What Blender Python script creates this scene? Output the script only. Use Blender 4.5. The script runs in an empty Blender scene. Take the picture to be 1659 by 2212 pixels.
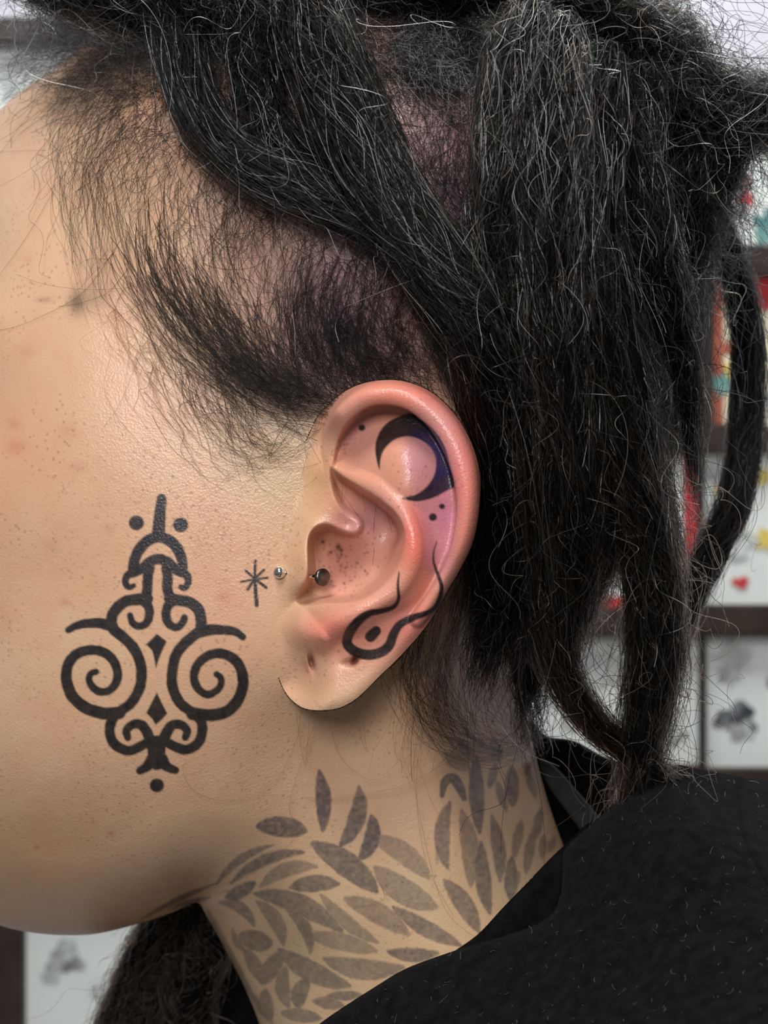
import bpy, math, random
import numpy as np

random.seed(7)
rng = np.random.default_rng(11)
C = bpy.context.scene.collection
scene = bpy.context.scene

# ------------------------------------------------------------------ camera, light, exposure
CAM_D = 0.32                      # camera to the plane of the ear, metres
FPX = CAM_D * 11350.0             # focal length in pixels of the 1659 x 2212 frame
cam_data = bpy.data.cameras.new('camera')
cam = bpy.data.objects.new('camera', cam_data)
C.objects.link(cam)
cam.location = (0, -CAM_D, 0)
cam.rotation_euler = (math.pi / 2, 0, 0)
cam_data.sensor_fit = 'VERTICAL'
cam_data.sensor_height = 36.0
cam_data.lens = 36.0 * FPX / 2212.0
cam_data.clip_start = 0.01
cam_data.dof.use_dof = True
cam_data.dof.focus_distance = CAM_D - 0.004
cam_data.dof.aperture_fstop = cam_data.lens / 2.0     # 2 mm wide opening
scene.camera = cam

world = bpy.data.worlds.new('room_light')
scene.world = world
world.use_nodes = True
world.node_tree.nodes['Background'].inputs[0].default_value = (0.80, 0.86, 0.92, 1)
world.node_tree.nodes['Background'].inputs[1].default_value = 0.17

def area(name, loc, target, size, power, col, size_y=None):
    d = bpy.data.lights.new(name, 'AREA')
    d.energy = power; d.color = col; d.size = size
    if size_y:
        d.shape = 'RECTANGLE'; d.size_y = size_y
    o = bpy.data.objects.new(name, d); C.objects.link(o)
    o.location = loc
    v = np.array(target, float) - np.array(loc, float)
    from mathutils import Vector
    o.rotation_euler = Vector(v).to_track_quat('-Z', 'Y').to_euler()
    return o
area('ceiling_panel_light', (-0.22, -0.72, 1.05), (0, 0.0, 0), 0.40, 12.5, (1.0, 0.99, 0.97), 0.40)
area('front_fill_light', (-0.10, -0.90, 0.30), (0.0, 0, -0.02), 0.26, 5.8, (1.0, 0.98, 0.95))  # added unseen front fill, brightens neck and forehead
area('wall_fill_light', (0.1, 0.75, 1.45), (0.1, 1.3, -0.3), 0.9, 26.0, (0.96, 1.0, 0.98), 0.4)  # added unseen fill that brightens the wall and its sheets

scene.cycles.max_bounces = 3
scene.cycles.diffuse_bounces = 2
scene.cycles.glossy_bounces = 2
scene.cycles.transmission_bounces = 2
scene.view_settings.view_transform = 'Standard'
scene.view_settings.look = 'None'
scene.view_settings.gamma = 1.0
scene.view_settings.exposure = 0.0
scene.view_settings.use_curve_mapping = False

# ------------------------------------------------------------------ helpers
def P(u, v, y):
    """a pixel of the photograph and a depth in millimetres behind the ear plane -> a point in metres"""
    u = np.asarray(u, float); v = np.asarray(v, float); y = np.asarray(y, float) * 1e-3
    t = (CAM_D + y) / FPX
    return np.stack(np.broadcast_arrays((u - 829.5) * t, y, (1106.0 - v) * t), -1)

def lin(r, g, b):
    def f(c):
        c = c / 255.0
        return c / 12.92 if c <= 0.04045 else ((c + 0.055) / 1.055) ** 2.4
    return (f(r), f(g), f(b))

def smoothstep(a, b, x):
    t = np.clip((x - a) / (b - a), 0, 1)
    return t * t * (3 - 2 * t)

def catmull(pts, n=6, closed=False):
    p = np.asarray(pts, float)
    if closed:
        q = np.vstack([p[-1:], p, p[:2]])
    else:
        q = np.vstack([2 * p[:1] - p[1:2], p, 2 * p[-1:] - p[-2:-1]])
    out = []
    t = np.linspace(0, 1, n, endpoint=False)[:, None]
    for i in range(1, len(q) - 2):
        a, b, c, d = q[i - 1], q[i], q[i + 1], q[i + 2]
        out.append(0.5 * (2 * b + (c - a) * t + (2 * a - 5 * b + 4 * c - d) * t ** 2 + (3 * b - a - 3 * c + d) * t ** 3))
    out = np.vstack(out)
    return out if closed else np.vstack([out, p[-1:]])

def seg_sd(X, Y, pts, closed=False):
    """distance to a polyline; with a radius column: distance minus radius. Returns (sd, nearest x, nearest y, extra columns)"""
    p = np.asarray(pts, float)
    if closed:
        p = np.vstack([p, p[:1]])
    best = np.full(X.shape, 1e9); nx = np.zeros(X.shape); ny = np.zeros(X.shape)
    k = p.shape[1] - 2
    ext = np.zeros((k,) + X.shape)
    for a, b in zip(p[:-1], p[1:]):
        dx, dy = b[0] - a[0], b[1] - a[1]
        L = dx * dx + dy * dy + 1e-12
        t = np.clip(((X - a[0]) * dx + (Y - a[1]) * dy) / L, 0, 1)
        qx = a[0] + t * dx; qy = a[1] + t * dy
        d = np.hypot(X - qx, Y - qy)
        m = d < best
        best = np.where(m, d, best); nx = np.where(m, qx, nx); ny = np.where(m, qy, ny)
        for j in range(k):
            ext[j] = np.where(m, a[2 + j] + t * (b[2 + j] - a[2 + j]), ext[j])
    return best, nx, ny, ext

def inside(X, Y, poly):
    p = np.asarray(poly, float); c = np.zeros(X.shape, bool)
    for a, b in zip(p, np.roll(p, -1, 0)):
        if a[1] == b[1]:
            continue
        m = (a[1] > Y) != (b[1] > Y)
        xi = a[0] + (Y - a[1]) * (b[0] - a[0]) / (b[1] - a[1])
        c ^= m & (X < xi)
    return c

class RBF:
    """smooth surface through scattered points (thin plate with a little smoothing)"""
    def __init__(self, pts, scale=500.0, lam=1e-3):
        p = np.asarray(pts, float); self.c = p[:, :2] / scale; self.s = scale
        n = len(p)
        K = self.k(np.linalg.norm(self.c[:, None] - self.c[None], axis=2)) + lam * np.eye(n)
        A = np.zeros((n + 3, n + 3)); A[:n, :n] = K; A[:n, n] = 1; A[:n, n + 1:] = self.c
        A[n, :n] = 1; A[n + 1:, :n] = self.c.T
        b = np.zeros(n + 3); b[:n] = p[:, 2]
        self.w = np.linalg.solve(A, b)
    @staticmethod
    def k(r):
        return np.where(r > 1e-9, r * r * np.log(np.maximum(r, 1e-9)), 0)
    def __call__(self, u, v):
        u = np.asarray(u, float) / self.s; v = np.asarray(v, float) / self.s
        sh = u.shape; u = u.ravel(); v = v.ravel()
        n = len(self.c)
        out = self.w[n] + self.w[n + 1] * u + self.w[n + 2] * v
        for i in range(n):
            out = out + self.w[i] * self.k(np.hypot(u - self.c[i, 0], v - self.c[i, 1]))
        return out.reshape(sh)

def mesh_obj(name, verts, faces, mat, parent=None, smooth=True, attrs=None):
    me = bpy.data.meshes.new(name)
    verts = np.ascontiguousarray(verts, dtype=np.float32).reshape(-1, 3)
    if isinstance(faces, np.ndarray):
        k = faces.shape[1]
        me.vertices.add(len(verts)); me.vertices.foreach_set('co', verts.ravel())
        me.loops.add(faces.size); me.loops.foreach_set('vertex_index', faces.astype(np.int32).ravel())
        me.polygons.add(len(faces))
        me.polygons.foreach_set('loop_start', np.arange(0, faces.size, k, dtype=np.int32))
        me.update(calc_edges=True)
    else:
        me.from_pydata(verts.tolist(), [], faces)
        me.update()
    if smooth:
        me.polygons.foreach_set('use_smooth', np.ones(len(me.polygons), bool))
    if attrs:
        for k, a in attrs.items():
            at = me.attributes.new(k, 'FLOAT_COLOR', 'POINT')
            at.data.foreach_set('color', np.ascontiguousarray(a, dtype=np.float32).ravel())
    me.validate()
    if mat:
        me.materials.append(mat)
    o = bpy.data.objects.new(name, me); C.objects.link(o)
    if parent:
        o.parent = parent
    return o

def empty(name, loc=(0, 0, 0)):
    o = bpy.data.objects.new(name, None); C.objects.link(o); o.location = loc
    o.empty_display_size = 0.02
    return o

def tag(o, label, cat, group=None, kind=None):
    o['label'] = label; o['category'] = cat
    if group: o['group'] = group
    if kind: o['kind'] = kind
    return o

def box(name, lo, hi, mat, parent=None, bevel=0.0):
    lo = np.array(lo, float); hi = np.array(hi, float)
    v = np.array([[(lo, hi)[(i >> k) & 1][k] for k in range(3)] for i in range(8)])
    f = [(0, 2, 3, 1), (4, 5, 7, 6), (0, 1, 5, 4), (2, 6, 7, 3), (0, 4, 6, 2), (1, 3, 7, 5)]
    o = mesh_obj(name, v, f, mat, parent, smooth=False)
    if bevel:
        m = o.modifiers.new('bevel', 'BEVEL'); m.width = bevel; m.segments = 2
    return o

# ------------------------------------------------------------------ materials
def new_mat(name):
    m = bpy.data.materials.new(name); m.use_nodes = True
    nt = m.node_tree
    return m, nt, nt.nodes['Principled BSDF']

def N(nt, t, **kw):
    n = nt.nodes.new(t)
    for k, v in kw.items():
        if k in n.inputs.keys():
            n.inputs[k].default_value = v
        else:
            setattr(n, k, v)
    return n

def noise_mat(name, c1, c2, scale, rough=0.6, bump=0.0, bscale=None, detail=4, sheen=0.0, spec=0.4):
    m, nt, b = new_mat(name)
    tc = N(nt, 'ShaderNodeTexCoord')
    no = N(nt, 'ShaderNodeTexNoise', Scale=scale, Detail=detail)
    nt.links.new(tc.outputs['Object'], no.inputs['Vector'])
    r = N(nt, 'ShaderNodeValToRGB')
    r.color_ramp.elements[0].position = 0.35; r.color_ramp.elements[1].position = 0.65
    r.color_ramp.elements[0].color = (*c1, 1); r.color_ramp.elements[1].color = (*c2, 1)
    nt.links.new(no.outputs['Fac'], r.inputs['Fac']); nt.links.new(r.outputs['Color'], b.inputs['Base Color'])
    b.inputs['Roughness'].default_value = rough
    b.inputs['Specular IOR Level'].default_value = spec
    if sheen:
        b.inputs['Sheen Weight'].default_value = sheen; b.inputs['Sheen Roughness'].default_value = 0.5
    if bump:
        n2 = N(nt, 'ShaderNodeTexNoise', Scale=bscale or scale * 4, Detail=2)
        nt.links.new(tc.outputs['Object'], n2.inputs['Vector'])
        bp = N(nt, 'ShaderNodeBump', Strength=0.6, Distance=bump)
        nt.links.new(n2.outputs['Fac'], bp.inputs['Height']); nt.links.new(bp.outputs['Normal'], b.inputs['Normal'])
    return m

def skin_material():
    m, nt, b = new_mat('skin')
    at = N(nt, 'ShaderNodeAttribute', attribute_name='skin_colour')
    tc = N(nt, 'ShaderNodeTexCoord')
    n1 = N(nt, 'ShaderNodeTexNoise', Scale=90.0, Detail=3, Roughness=0.65)
    n2 = N(nt, 'ShaderNodeTexNoise', Scale=420.0, Detail=1, Roughness=0.6)
    for n in (n1, n2):
        nt.links.new(tc.outputs['Object'], n.inputs['Vector'])
    mr = N(nt, 'ShaderNodeMapRange'); mr.inputs['From Min'].default_value = 0.3; mr.inputs['From Max'].default_value = 0.7
    nt.links.new(n1.outputs['Fac'], mr.inputs['Value'])
    mx = N(nt, 'ShaderNodeMix', data_type='RGBA', blend_type='MULTIPLY'); mx.inputs['Factor'].default_value = 1.0
    ra = N(nt, 'ShaderNodeMix', data_type='RGBA')
    ra.inputs['A'].default_value = (1.0, 0.94, 0.92, 1); ra.inputs['B'].default_value = (1.0, 1.03, 1.02, 1)
    nt.links.new(mr.outputs['Result'], ra.inputs['Factor'])
    nt.links.new(at.outputs['Color'], mx.inputs['A']); nt.links.new(ra.outputs['Result'], mx.inputs['B'])
    nt.links.new(mx.outputs['Result'], b.inputs['Base Color'])
    # dark pore mouths, unevenly spread
    vp = N(nt, 'ShaderNodeTexVoronoi', Scale=720.0); nt.links.new(tc.outputs['Object'], vp.inputs['Vector'])
    pm = N(nt, 'ShaderNodeMapRange'); pm.inputs['From Min'].default_value = 0.10; pm.inputs['From Max'].default_value = 0.30
    pm.inputs['To Min'].default_value = 0.72; pm.inputs['To Max'].default_value = 1.0
    nt.links.new(vp.outputs['Distance'], pm.inputs['Value'])
    np_ = N(nt, 'ShaderNodeTexNoise', Scale=60.0, Detail=1); nt.links.new(tc.outputs['Object'], np_.inputs['Vector'])
    pf = N(nt, 'ShaderNodeMapRange'); pf.inputs['From Min'].default_value = 0.4; pf.inputs['From Max'].default_value = 0.62
    nt.links.new(np_.outputs['Fac'], pf.inputs['Value'])
    m2 = N(nt, 'ShaderNodeMix', data_type='RGBA', blend_type='MULTIPLY')
    nt.links.new(pf.outputs['Result'], m2.inputs['Factor']); nt.links.new(mx.outputs['Result'], m2.inputs['A']); nt.links.new(pm.outputs['Result'], m2.inputs['B'])
    nt.links.new(m2.outputs['Result'], b.inputs['Base Color'])
    # pores and fine creases
    vo = N(nt, 'ShaderNodeTexVoronoi', Scale=2300.0); vo.feature = 'F1'
    nt.links.new(tc.outputs['Object'], vo.inputs['Vector'])
    n3 = N(nt, 'ShaderNodeTexNoise', Scale=1800.0, Detail=1, Roughness=0.6)
    nt.links.new(tc.outputs['Object'], n3.inputs['Vector'])
    ad = N(nt, 'ShaderNodeMath', operation='ADD')
    nt.links.new(vo.outputs['Distance'], ad.inputs[0]); nt.links.new(n3.outputs['Fac'], ad.inputs[1])
    ad2 = N(nt, 'ShaderNodeMath', operation='ADD')
    nt.links.new(ad.outputs[0], ad2.inputs[0]); nt.links.new(n2.outputs['Fac'], ad2.inputs[1])
    bp = N(nt, 'ShaderNodeBump', Strength=0.55, Distance=0.00007)
    nt.links.new(ad2.outputs[0], bp.inputs['Height']); nt.links.new(bp.outputs['Normal'], b.inputs['Normal'])
    b.inputs['Roughness'].default_value = 0.34
    b.inputs['Specular IOR Level'].default_value = 0.48
    b.inputs['Subsurface Weight'].default_value = 0.25
    b.inputs['Subsurface Radius'].default_value = (0.0016, 0.0007, 0.0004)
    b.inputs['Subsurface Scale'].default_value = 0.45
    return m

def hair_material(name, col, rough=0.22, ior=1.45):
    m = bpy.data.materials.new(name); m.use_nodes = True
    nt = m.node_tree
    for n in list(nt.nodes): nt.nodes.remove(n)
    out = nt.nodes.new('ShaderNodeOutputMaterial')
    h = nt.nodes.new('ShaderNodeBsdfHairPrincipled')
    h.model = 'CHIANG'
    h.parametrization = 'COLOR'
    h.inputs['Color'].default_value = (*col, 1)
    h.inputs['Roughness'].default_value = rough
    h.inputs['IOR'].default_value = ior
    h.inputs['Radial Roughness'].default_value = 0.3
    h.inputs['Random Roughness'].default_value = 0.3
    nt.links.new(h.outputs[0], out.inputs[0])
    return m

SKIN = skin_material()
H_BLACK = hair_material('black_hair', (0.0030, 0.0028, 0.0028), 0.2, 1.27)
H_BROWN = hair_material('dark_brown_hair', (0.075, 0.038, 0.021), 0.24, 1.4)
H_SHEEN = hair_material('sheen_hair', (0.08, 0.08, 0.085), 0.2, 1.75)  # pale colour stands in for highlights on black hair
H_GOLD = hair_material('bleached_hair', (0.34, 0.22, 0.09))
CORE = noise_mat('matted_hair_core', (0.0015, 0.0015, 0.0015), (0.004, 0.0035, 0.0035), 900, 0.8, 0.0004, 1500, spec=0.05)
CLOTH = noise_mat('black_sweatshirt_fleece', (0.0030, 0.0032, 0.0038), (0.0075, 0.0078, 0.009), 420, 0.95, 0.0005, 1600, 6, sheen=0.01, spec=0.06)
CLOTH_IN = noise_mat('black_hood_lining', (0.003, 0.003, 0.0035), (0.006, 0.006, 0.007), 350, 0.95, 0.0004, 1400, spec=0.05)
STRAP = noise_mat('charcoal_hood_tape', (0.012, 0.013, 0.015), (0.02, 0.021, 0.024), 300, 0.9)
m_, nt_, b_ = new_mat('surgical_steel')
b_.inputs['Base Color'].default_value = (0.78, 0.76, 0.72, 1); b_.inputs['Metallic'].default_value = 1.0; b_.inputs['Roughness'].default_value = 0.12
STEEL = m_
m_, nt_, b_ = new_mat('dull_steel')
b_.inputs['Base Color'].default_value = (0.13, 0.12, 0.11, 1); b_.inputs['Metallic'].default_value = 1.0; b_.inputs['Roughness'].default_value = 0.3
DULL = m_
WALL = noise_mat('painted_plaster', lin(214, 212, 222), lin(222, 220, 230), 6, 0.8, 0.0004, 120)
WOOD = noise_mat('dark_stained_wood', lin(44, 32, 26), lin(60, 45, 37), 25, 0.55, 0.0003, 90)
FLOORM = noise_mat('grey_vinyl_floor', lin(120, 116, 110), lin(132, 128, 122), 8, 0.5)
PAPER = noise_mat('white_sheet', lin(232, 236, 232), lin(240, 243, 240), 12, 0.85)
CREAM = noise_mat('cream_sheet', lin(238, 226, 190), lin(244, 234, 204), 12, 0.85)
INKS = {
    'grey': noise_mat('grey_ink_wash', lin(120, 122, 124), lin(205, 208, 206), 55, 0.85),
    'pale': noise_mat('pale_ink_wash', lin(180, 184, 182), lin(225, 228, 224), 60, 0.85),
    'dark': noise_mat('dark_ink_wash', lin(62, 64, 72), lin(160, 163, 165), 50, 0.85),
    'red': noise_mat('red_ink', lin(196, 44, 52), lin(214, 66, 70), 40, 0.8),
    'yellow': noise_mat('yellow_ink', lin(226, 190, 70), lin(236, 214, 120), 40, 0.8),
    'teal': noise_mat('teal_ink', lin(70, 130, 130), lin(120, 165, 160), 40, 0.8),
    'rust': noise_mat('rust_ink', lin(168, 84, 66), lin(188, 104, 80), 40, 0.8),
}

# ------------------------------------------------------------------ the room
WY = 1300.0                                     # wall plane, mm behind the ear
wy = WY * 1e-3
FLOOR_Z = -1.15
def structure(o, label, cat):
    o['kind'] = 'structure'; o['label'] = label; o['category'] = cat
    return o
structure(box('wall_back', (-3.0, wy, FLOOR_Z), (3.0, wy + 0.1, 1.6), WALL), 'pale lavender painted wall behind the framed sheets', 'wall')
structure(box('floor', (-3.0, -1.6, FLOOR_Z - 0.05), (3.0, wy + 0.1, FLOOR_Z), FLOORM), 'grey vinyl floor of the studio', 'floor')

# ------------------------------------------------------------------ framed sheets on the wall
def blob(name, cu, cv, ru, rv, y, mat, parent, seed, lobes=5):
    r = np.random.default_rng(seed)
    a = np.linspace(0, 2 * math.pi, 40, endpoint=False)
    k = 1 + 0.22 * np.sin(lobes * a + r.uniform(0, 6)) + 0.14 * np.sin((lobes + 3) * a + r.uniform(0, 6))
    p = P(cu + ru * k * np.cos(a), cv + rv * k * np.sin(a), y)
    c = P(cu, cv, y)
    v = np.vstack([p, c[None]])
    f = [(i, 40, (i + 1) % 40) for i in range(40)]
    return mesh_obj(name, v, f, mat, parent, smooth=False)

def picture(label, u0, v0, u1, v1, rail, sheet_mat, motifs, inner=None, seed=0):
    """outer edge of the frame in photo pixels on the wall plane; rail widths (left, top, right, bottom) in the same pixels"""
    base = P((u0 + u1) / 2, v1, WY)
    root = empty('picture_frame', base)
    root['label'] = label; root['category'] = 'picture frame'; root['group'] = 'framed flash sheets on the studio wall'
    def put(o):
        o.location = -np.array(base)
        return o
    th = 22.0
    def bx(name, a, b, c, d, y0, y1, mat, bev=0.001):
        p0 = P(a, d, WY); p1 = P(c, b, WY)
        return put(box(name, (p0[0], (WY - y1) * 1e-3, p0[2]), (p1[0], (WY - y0) * 1e-3, p1[2]), mat, root, bev))
    l, t, r, b = rail
    bx('frame_rail', u0, v0, u1, v0 + t, 0, th, WOOD)
    bx('frame_rail', u0, v1 - b, u1, v1, 0, th, WOOD)
    bx('frame_rail', u0, v0 + t, u0 + l, v1 - b, 0, th, WOOD)
    bx('frame_rail', u1 - r, v0 + t, u1, v1 - b, 0, th, WOOD)
    bx('sheet', u0 + l, v0 + t, u1 - r, v1 - b, 0, 6, sheet_mat, 0)
    for i, mo in enumerate(motifs):
        if mo[0] == 'bar':
            _, a, bb, c, d, mat = mo
            bx('printed_band', a, bb, c, d, 6, 6.6 + 0.1 * (i % 3), INKS[mat], 0)
        else:
            cu, cv, ru, rv, mat = mo
            o = blob('drawing', cu, cv, ru, rv, WY - 6.8 - 0.15 * i, INKS[mat], root, seed * 31 + i, 3 + i % 4)
            put(o)
    return root

picture('dark wooden frame with red and teal drawings, uppermost at the right', 1300, 250, 1960, 588, (24, 26, 24, 52), PAPER,
        [(1600, 420, 26, 42, 'red'), (1575, 452, 38, 34, 'grey'), (1662, 492, 34, 40, 'teal'), (1590, 395, 24, 26, 'dark'), (1500, 400, 40, 50, 'pale'), (1800, 420, 60, 70, 'grey')], seed=1)
picture('dark wooden frame holding a cream sheet printed with red bands', 1500, 590, 1960, 970, (32, 10, 26, 52), CREAM,
        [('bar', 1534, 600, 1560, 916, 'rust'), ('bar', 1560, 740, 1640, 766, 'rust'), ('bar', 1560, 604, 1590, 620, 'red'), ('bar', 1690, 600, 1712, 916, 'rust'),
         (1650, 630, 36, 44, 'red'), (1590, 668, 16, 26, 'pale'), (1585, 800, 20, 22, 'yellow'), (1560, 830, 22, 22, 'teal'), (1650, 860, 26, 30, 'pale'), (1820, 700, 60, 60, 'grey'), (1840, 850, 50, 40, 'red')], seed=2)
picture('narrow dark wooden frame with a cream sheet behind the dangling hair', 1180, 590, 1498, 970, (24, 10, 14, 52), CREAM,
        [(1470, 830, 18, 24, 'yellow'), (1462, 640, 14, 36, 'red'), (1470, 730, 14, 28, 'pale')], seed=3)
picture('dark wooden frame with yellow and red drawings on white paper', 1508, 972, 1960, 1362, (4, 8, 26, 58), PAPER,
        [(1565, 1062, 20, 22, 'yellow'), (1540, 1110, 26, 24, 'pale'), (1645, 1030, 20, 18, 'yellow'), (1655, 1165, 26, 22, 'yellow'), (1600, 1258, 18, 12, 'red'), (1590, 1170, 40, 36, 'pale'), (1548, 1018, 26, 22, 'grey'), (1780, 1120, 70, 70, 'grey')], seed=4)
picture('dark wooden frame with a red bordered sheet behind the hanging hair', 1150, 972, 1506, 1362, (16, 8, 4, 50), PAPER,
        [('bar', 1474, 982, 1502, 1310, 'red'), ('bar', 1168, 1288, 1474, 1312, 'red'), ('bar', 1166, 982, 1190, 1288, 'red'), (1330, 1255, 30, 14, 'pale')], seed=5)
picture('dark wooden frame with faint grey sketches just above the shoulder', 1120, 1364, 1510, 1690, (14, 8, 5, 42), PAPER,
        [(1440, 1560, 36, 44, 'pale'), (1455, 1585, 26, 22, 'grey'), (1235, 1560, 20, 16, 'grey'), (1300, 1440, 60, 44, 'pale'), (1200, 1480, 40, 40, 'pale'), (1340, 1560, 30, 24, 'pale')], seed=6)
picture('dark wooden frame with smoky grey sketches at the right edge', 1512, 1364, 1960, 1690, (5, 8, 26, 36), PAPER,
        [(1592, 1552, 44, 32, 'dark'), (1600, 1580, 26, 20, 'grey'), (1585, 1420, 40, 36, 'pale'), (1575, 1455, 24, 22, 'grey'), (1720, 1480, 60, 60, 'grey')], seed=7)
picture('dark wooden frame at the upper left beyond the forehead', -420, 52, 420, 420, (26, 54, 26, 30), PAPER,
        [(-200, 250, 70, 70, 'grey'), (30, 180, 30, 30, 'pale')], seed=8)
picture('dark wooden frame with a grey flower sketch under the chin', 4, 1840, 480, 2420, (56, 40, 30, 40), PAPER,
        [(140, 2072, 38, 32, 'grey'), (150, 2052, 20, 22, 'pale'), (110, 2110, 20, 12, 'pale'), (215, 2140, 20, 14, 'pale'), (250, 2300, 60, 50, 'pale')], seed=9)
picture('dark wooden frame at the lower left edge beside the flower sketch', -460, 1840, 0, 2420, (26, 40, 14, 40), PAPER,
        [(-200, 2100, 60, 60, 'grey')], seed=10)

# ------------------------------------------------------------------ head and neck: shape
OUTLINE = catmull([(130, 138), (60, 186), (0, 238), (-110, 360), (-190, 520), (-238, 660), (-225, 760), (-300, 900), (-395, 1050), (-420, 1120), (-370, 1170),
    (-305, 1190), (-325, 1250), (-322, 1290), (-285, 1320), (-312, 1360), (-300, 1410), (-262, 1460), (-280, 1560), (-285, 1660), (-240, 1790), (-160, 1890), (-70, 1966),
    (0, 1999), (60, 2013), (130, 2020), (210, 2017), (300, 1995), (370, 1972), (424, 1950), (444, 1975), (478, 2035), (520, 2115), (560, 2212), (590, 2330), (610, 2480), (620, 2640),
    (900, 2700), (1300, 2660), (1400, 2560), (1380, 2300), (1310, 2060), (1250, 1910), (1212, 1812), (1182, 1725), (1155, 1620), (1135, 1500), (1170, 1380), (1290, 1200), (1390, 980), (1450, 700), (1455, 420),
    (1390, 150), (1250, -60), (1050, -190), (820, -240), (580, -200), (380, -90), (240, 40)], 5, closed=True)
YMID = 74.0
D_CTRL = [
 (600,1250,2),(450,1250,2),(300,1250,3),(150,1250,6),(0,1250,11),(-150,1250,24),(-280,1250,50),
 (500,1000,2),(300,1000,2.5),(100,1000,5),(-100,1000,17),(-250,1000,42),(-380,1100,66),
 (450,700,4),(250,700,5),(50,700,10),(-90,700,22),(-190,700,44),(-60,820,18),(-150,830,32),
 (500,450,2),(300,450,6),(150,450,14),(0,450,28),(-100,450,46),
 (600,200,3),(400,200,9),(250,200,18),(100,250,36),
 (800,600,-1),(1000,500,-1),(1200,500,6),(1350,600,22),(700,800,2),(900,800,2),
 (800,200,4),(1000,200,4),(1200,200,13),(800,0,15),(1000,0,16),(600,0,19),(1200,0,24),(800,-180,40),
 (500,1500,5),(350,1500,5),(200,1500,8),(50,1550,14),(-100,1550,26),(-230,1550,52),
 (500,1700,13),(350,1750,15),(200,1750,18),(50,1750,23),(-120,1750,38),
 (420,1880,24),(250,1900,30),(100,1900,34),(0,1900,40),
 (650,1600,14),(800,1560,17),(900,1500,15),(640,1800,21),(530,1920,30),(800,1800,20),(800,2000,22),(650,2000,30),(560,2080,44),(640,2200,36),(780,2200,28),
 (900,2000,20),(1000,1800,22),(1100,1700,36),(1000,1600,24),(1080,1500,36),(1120,1900,30),(950,2200,20),(1150,2200,24),(900,2500,20),
 (1000,1300,14),(1100,1200,20),(1200,1200,36),(1050,1000,8),(1200,900,16),(900,1300,10),(620,1450,5),(800,1200,4),(700,1400,6)]
D_RBF = RBF(D_CTRL, lam=2e-3)

def head_depth(U, V):
    d, _, _, _ = seg_sd(U, V, OUTLINE, closed=True)
    ins = inside(U, V, OUTLINE)
    d = np.where(ins, d, 0)
    D = np.minimum(D_RBF(U, V), YMID - 4)
    # how soon the surface turns away at its outline
    R = 230 + 120 * smoothstep(1900, 1500, V) * smoothstep(900, 1100, U) + 60 * smoothstep(700, 300, V)
    R = R - 110 * smoothstep(60, -160, U) * smoothstep(760, 900, V) * smoothstep(1560, 1440, V)
    R = R - 70 * smoothstep(1650, 1900, V) * smoothstep(620, 420, U)
    t = np.clip(d / R, 0, 1)
    f = 1 - np.sqrt(np.clip(1 - (1 - t) ** 2, 0, 1))
    Y = D + (YMID - D) * f
    # closed eye and mouth crease beyond the left edge of the frame
    e, _, _, _ = seg_sd(U, V, [(-205, 800), (-160, 812), (-115, 800), (-80, 782)])
    Y = Y + 1.2 * np.exp(-(e / 9) ** 2)
    mo, _, _, _ = seg_sd(U, V, [(-300, 1322), (-230, 1326), (-150, 1345)])
    Y = Y + 2.0 * np.exp(-(mo / 12) ** 2)
    return Y

# ------------------------------------------------------------------ ear: shape (drawn in a 2.765 x enlargement of the ear)
K = 2.765
def ear_px(pts):
    p = np.array(pts, float); q = p.copy()
    q[:, 0] = 560 + p[:, 0] / K; q[:, 1] = 780 + p[:, 1] / K
    return q
EAR_POST = catmull(ear_px([(285, 470), (318, 395), (355, 325), (420, 255), (500, 188), (600, 140), (720, 115), (850, 118), (980, 160), (1080, 225), (1170, 320), (1240, 430), (1290, 550),
    (1318, 680), (1318, 830), (1297, 1000), (1262, 1120), (1205, 1235), (1150, 1330), (1095, 1430), (1030, 1535), (960, 1630), (890, 1710), (810, 1795), (720, 1880), (640, 1962), (560, 2030),
    (470, 2073), (360, 2086), (265, 2072), (195, 2025), (150, 1965), (118, 1895)]), 5)
EAR_ANT = ear_px([(90, 1800), (60, 1600), (60, 1400), (90, 1250), (120, 1100), (160, 900), (215, 700), (255, 560)])
EAR = np.vstack([EAR_POST, EAR_ANT])
E_BASE = RBF([(x, y, h) for x, y, h in [
 (430,560,0.0),(500,420,1.2),(560,360,2.2),(650,340,3.2),(800,330,4.6),(950,400,6.2),(1060,520,7.4),(1110,700,8.4),(1130,900,8.6),(1090,1100,9),(1030,1270,8.3),(920,1410,7.8),
 (470,600,1.2),(600,520,3.6),(700,480,5.8),(780,560,9),(870,640,11.4),(900,520,9.6),(980,620,10.4),(960,760,11.2),(860,760,11.6),(730,650,8.2),(620,640,5),
 (800,1000,9),(750,1200,9),(650,1350,9),(500,1450,8.5),
 (60,1300,-1.5),(150,1200,0.4),(215,1200,2.8),(268,1180,3.8),(268,1270,3.8),(232,1335,2.6),(60,1500,-3),(165,1450,-1.2),(235,1450,-1.4),(300,1520,1.5),(120,1100,-1.2),(250,1050,1.4),(310,980,1.2),
 (200,850,-1.5),(300,900,0.0),(350,800,0.3),(410,880,1.2),(470,930,1.0),(540,980,0.3),(330,700,0.2),(390,620,2.2),(250,700,-1.8),(330,560,1.5),
 (250,1650,1.5),(400,1760,4.5),(300,1900,4.6),(450,1960,6),(600,1820,6.5),(750,1720,7),(150,1650,-1.5),(140,1850,-0.5),(900,1570,8),(650,1640,7.5),
 (640,200,3.5),(900,220,5.5),(1150,450,7.5),(1240,800,8.5),(1170,1100,8),(1150,1260,8)]], scale=600, lam=1e-4)
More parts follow.
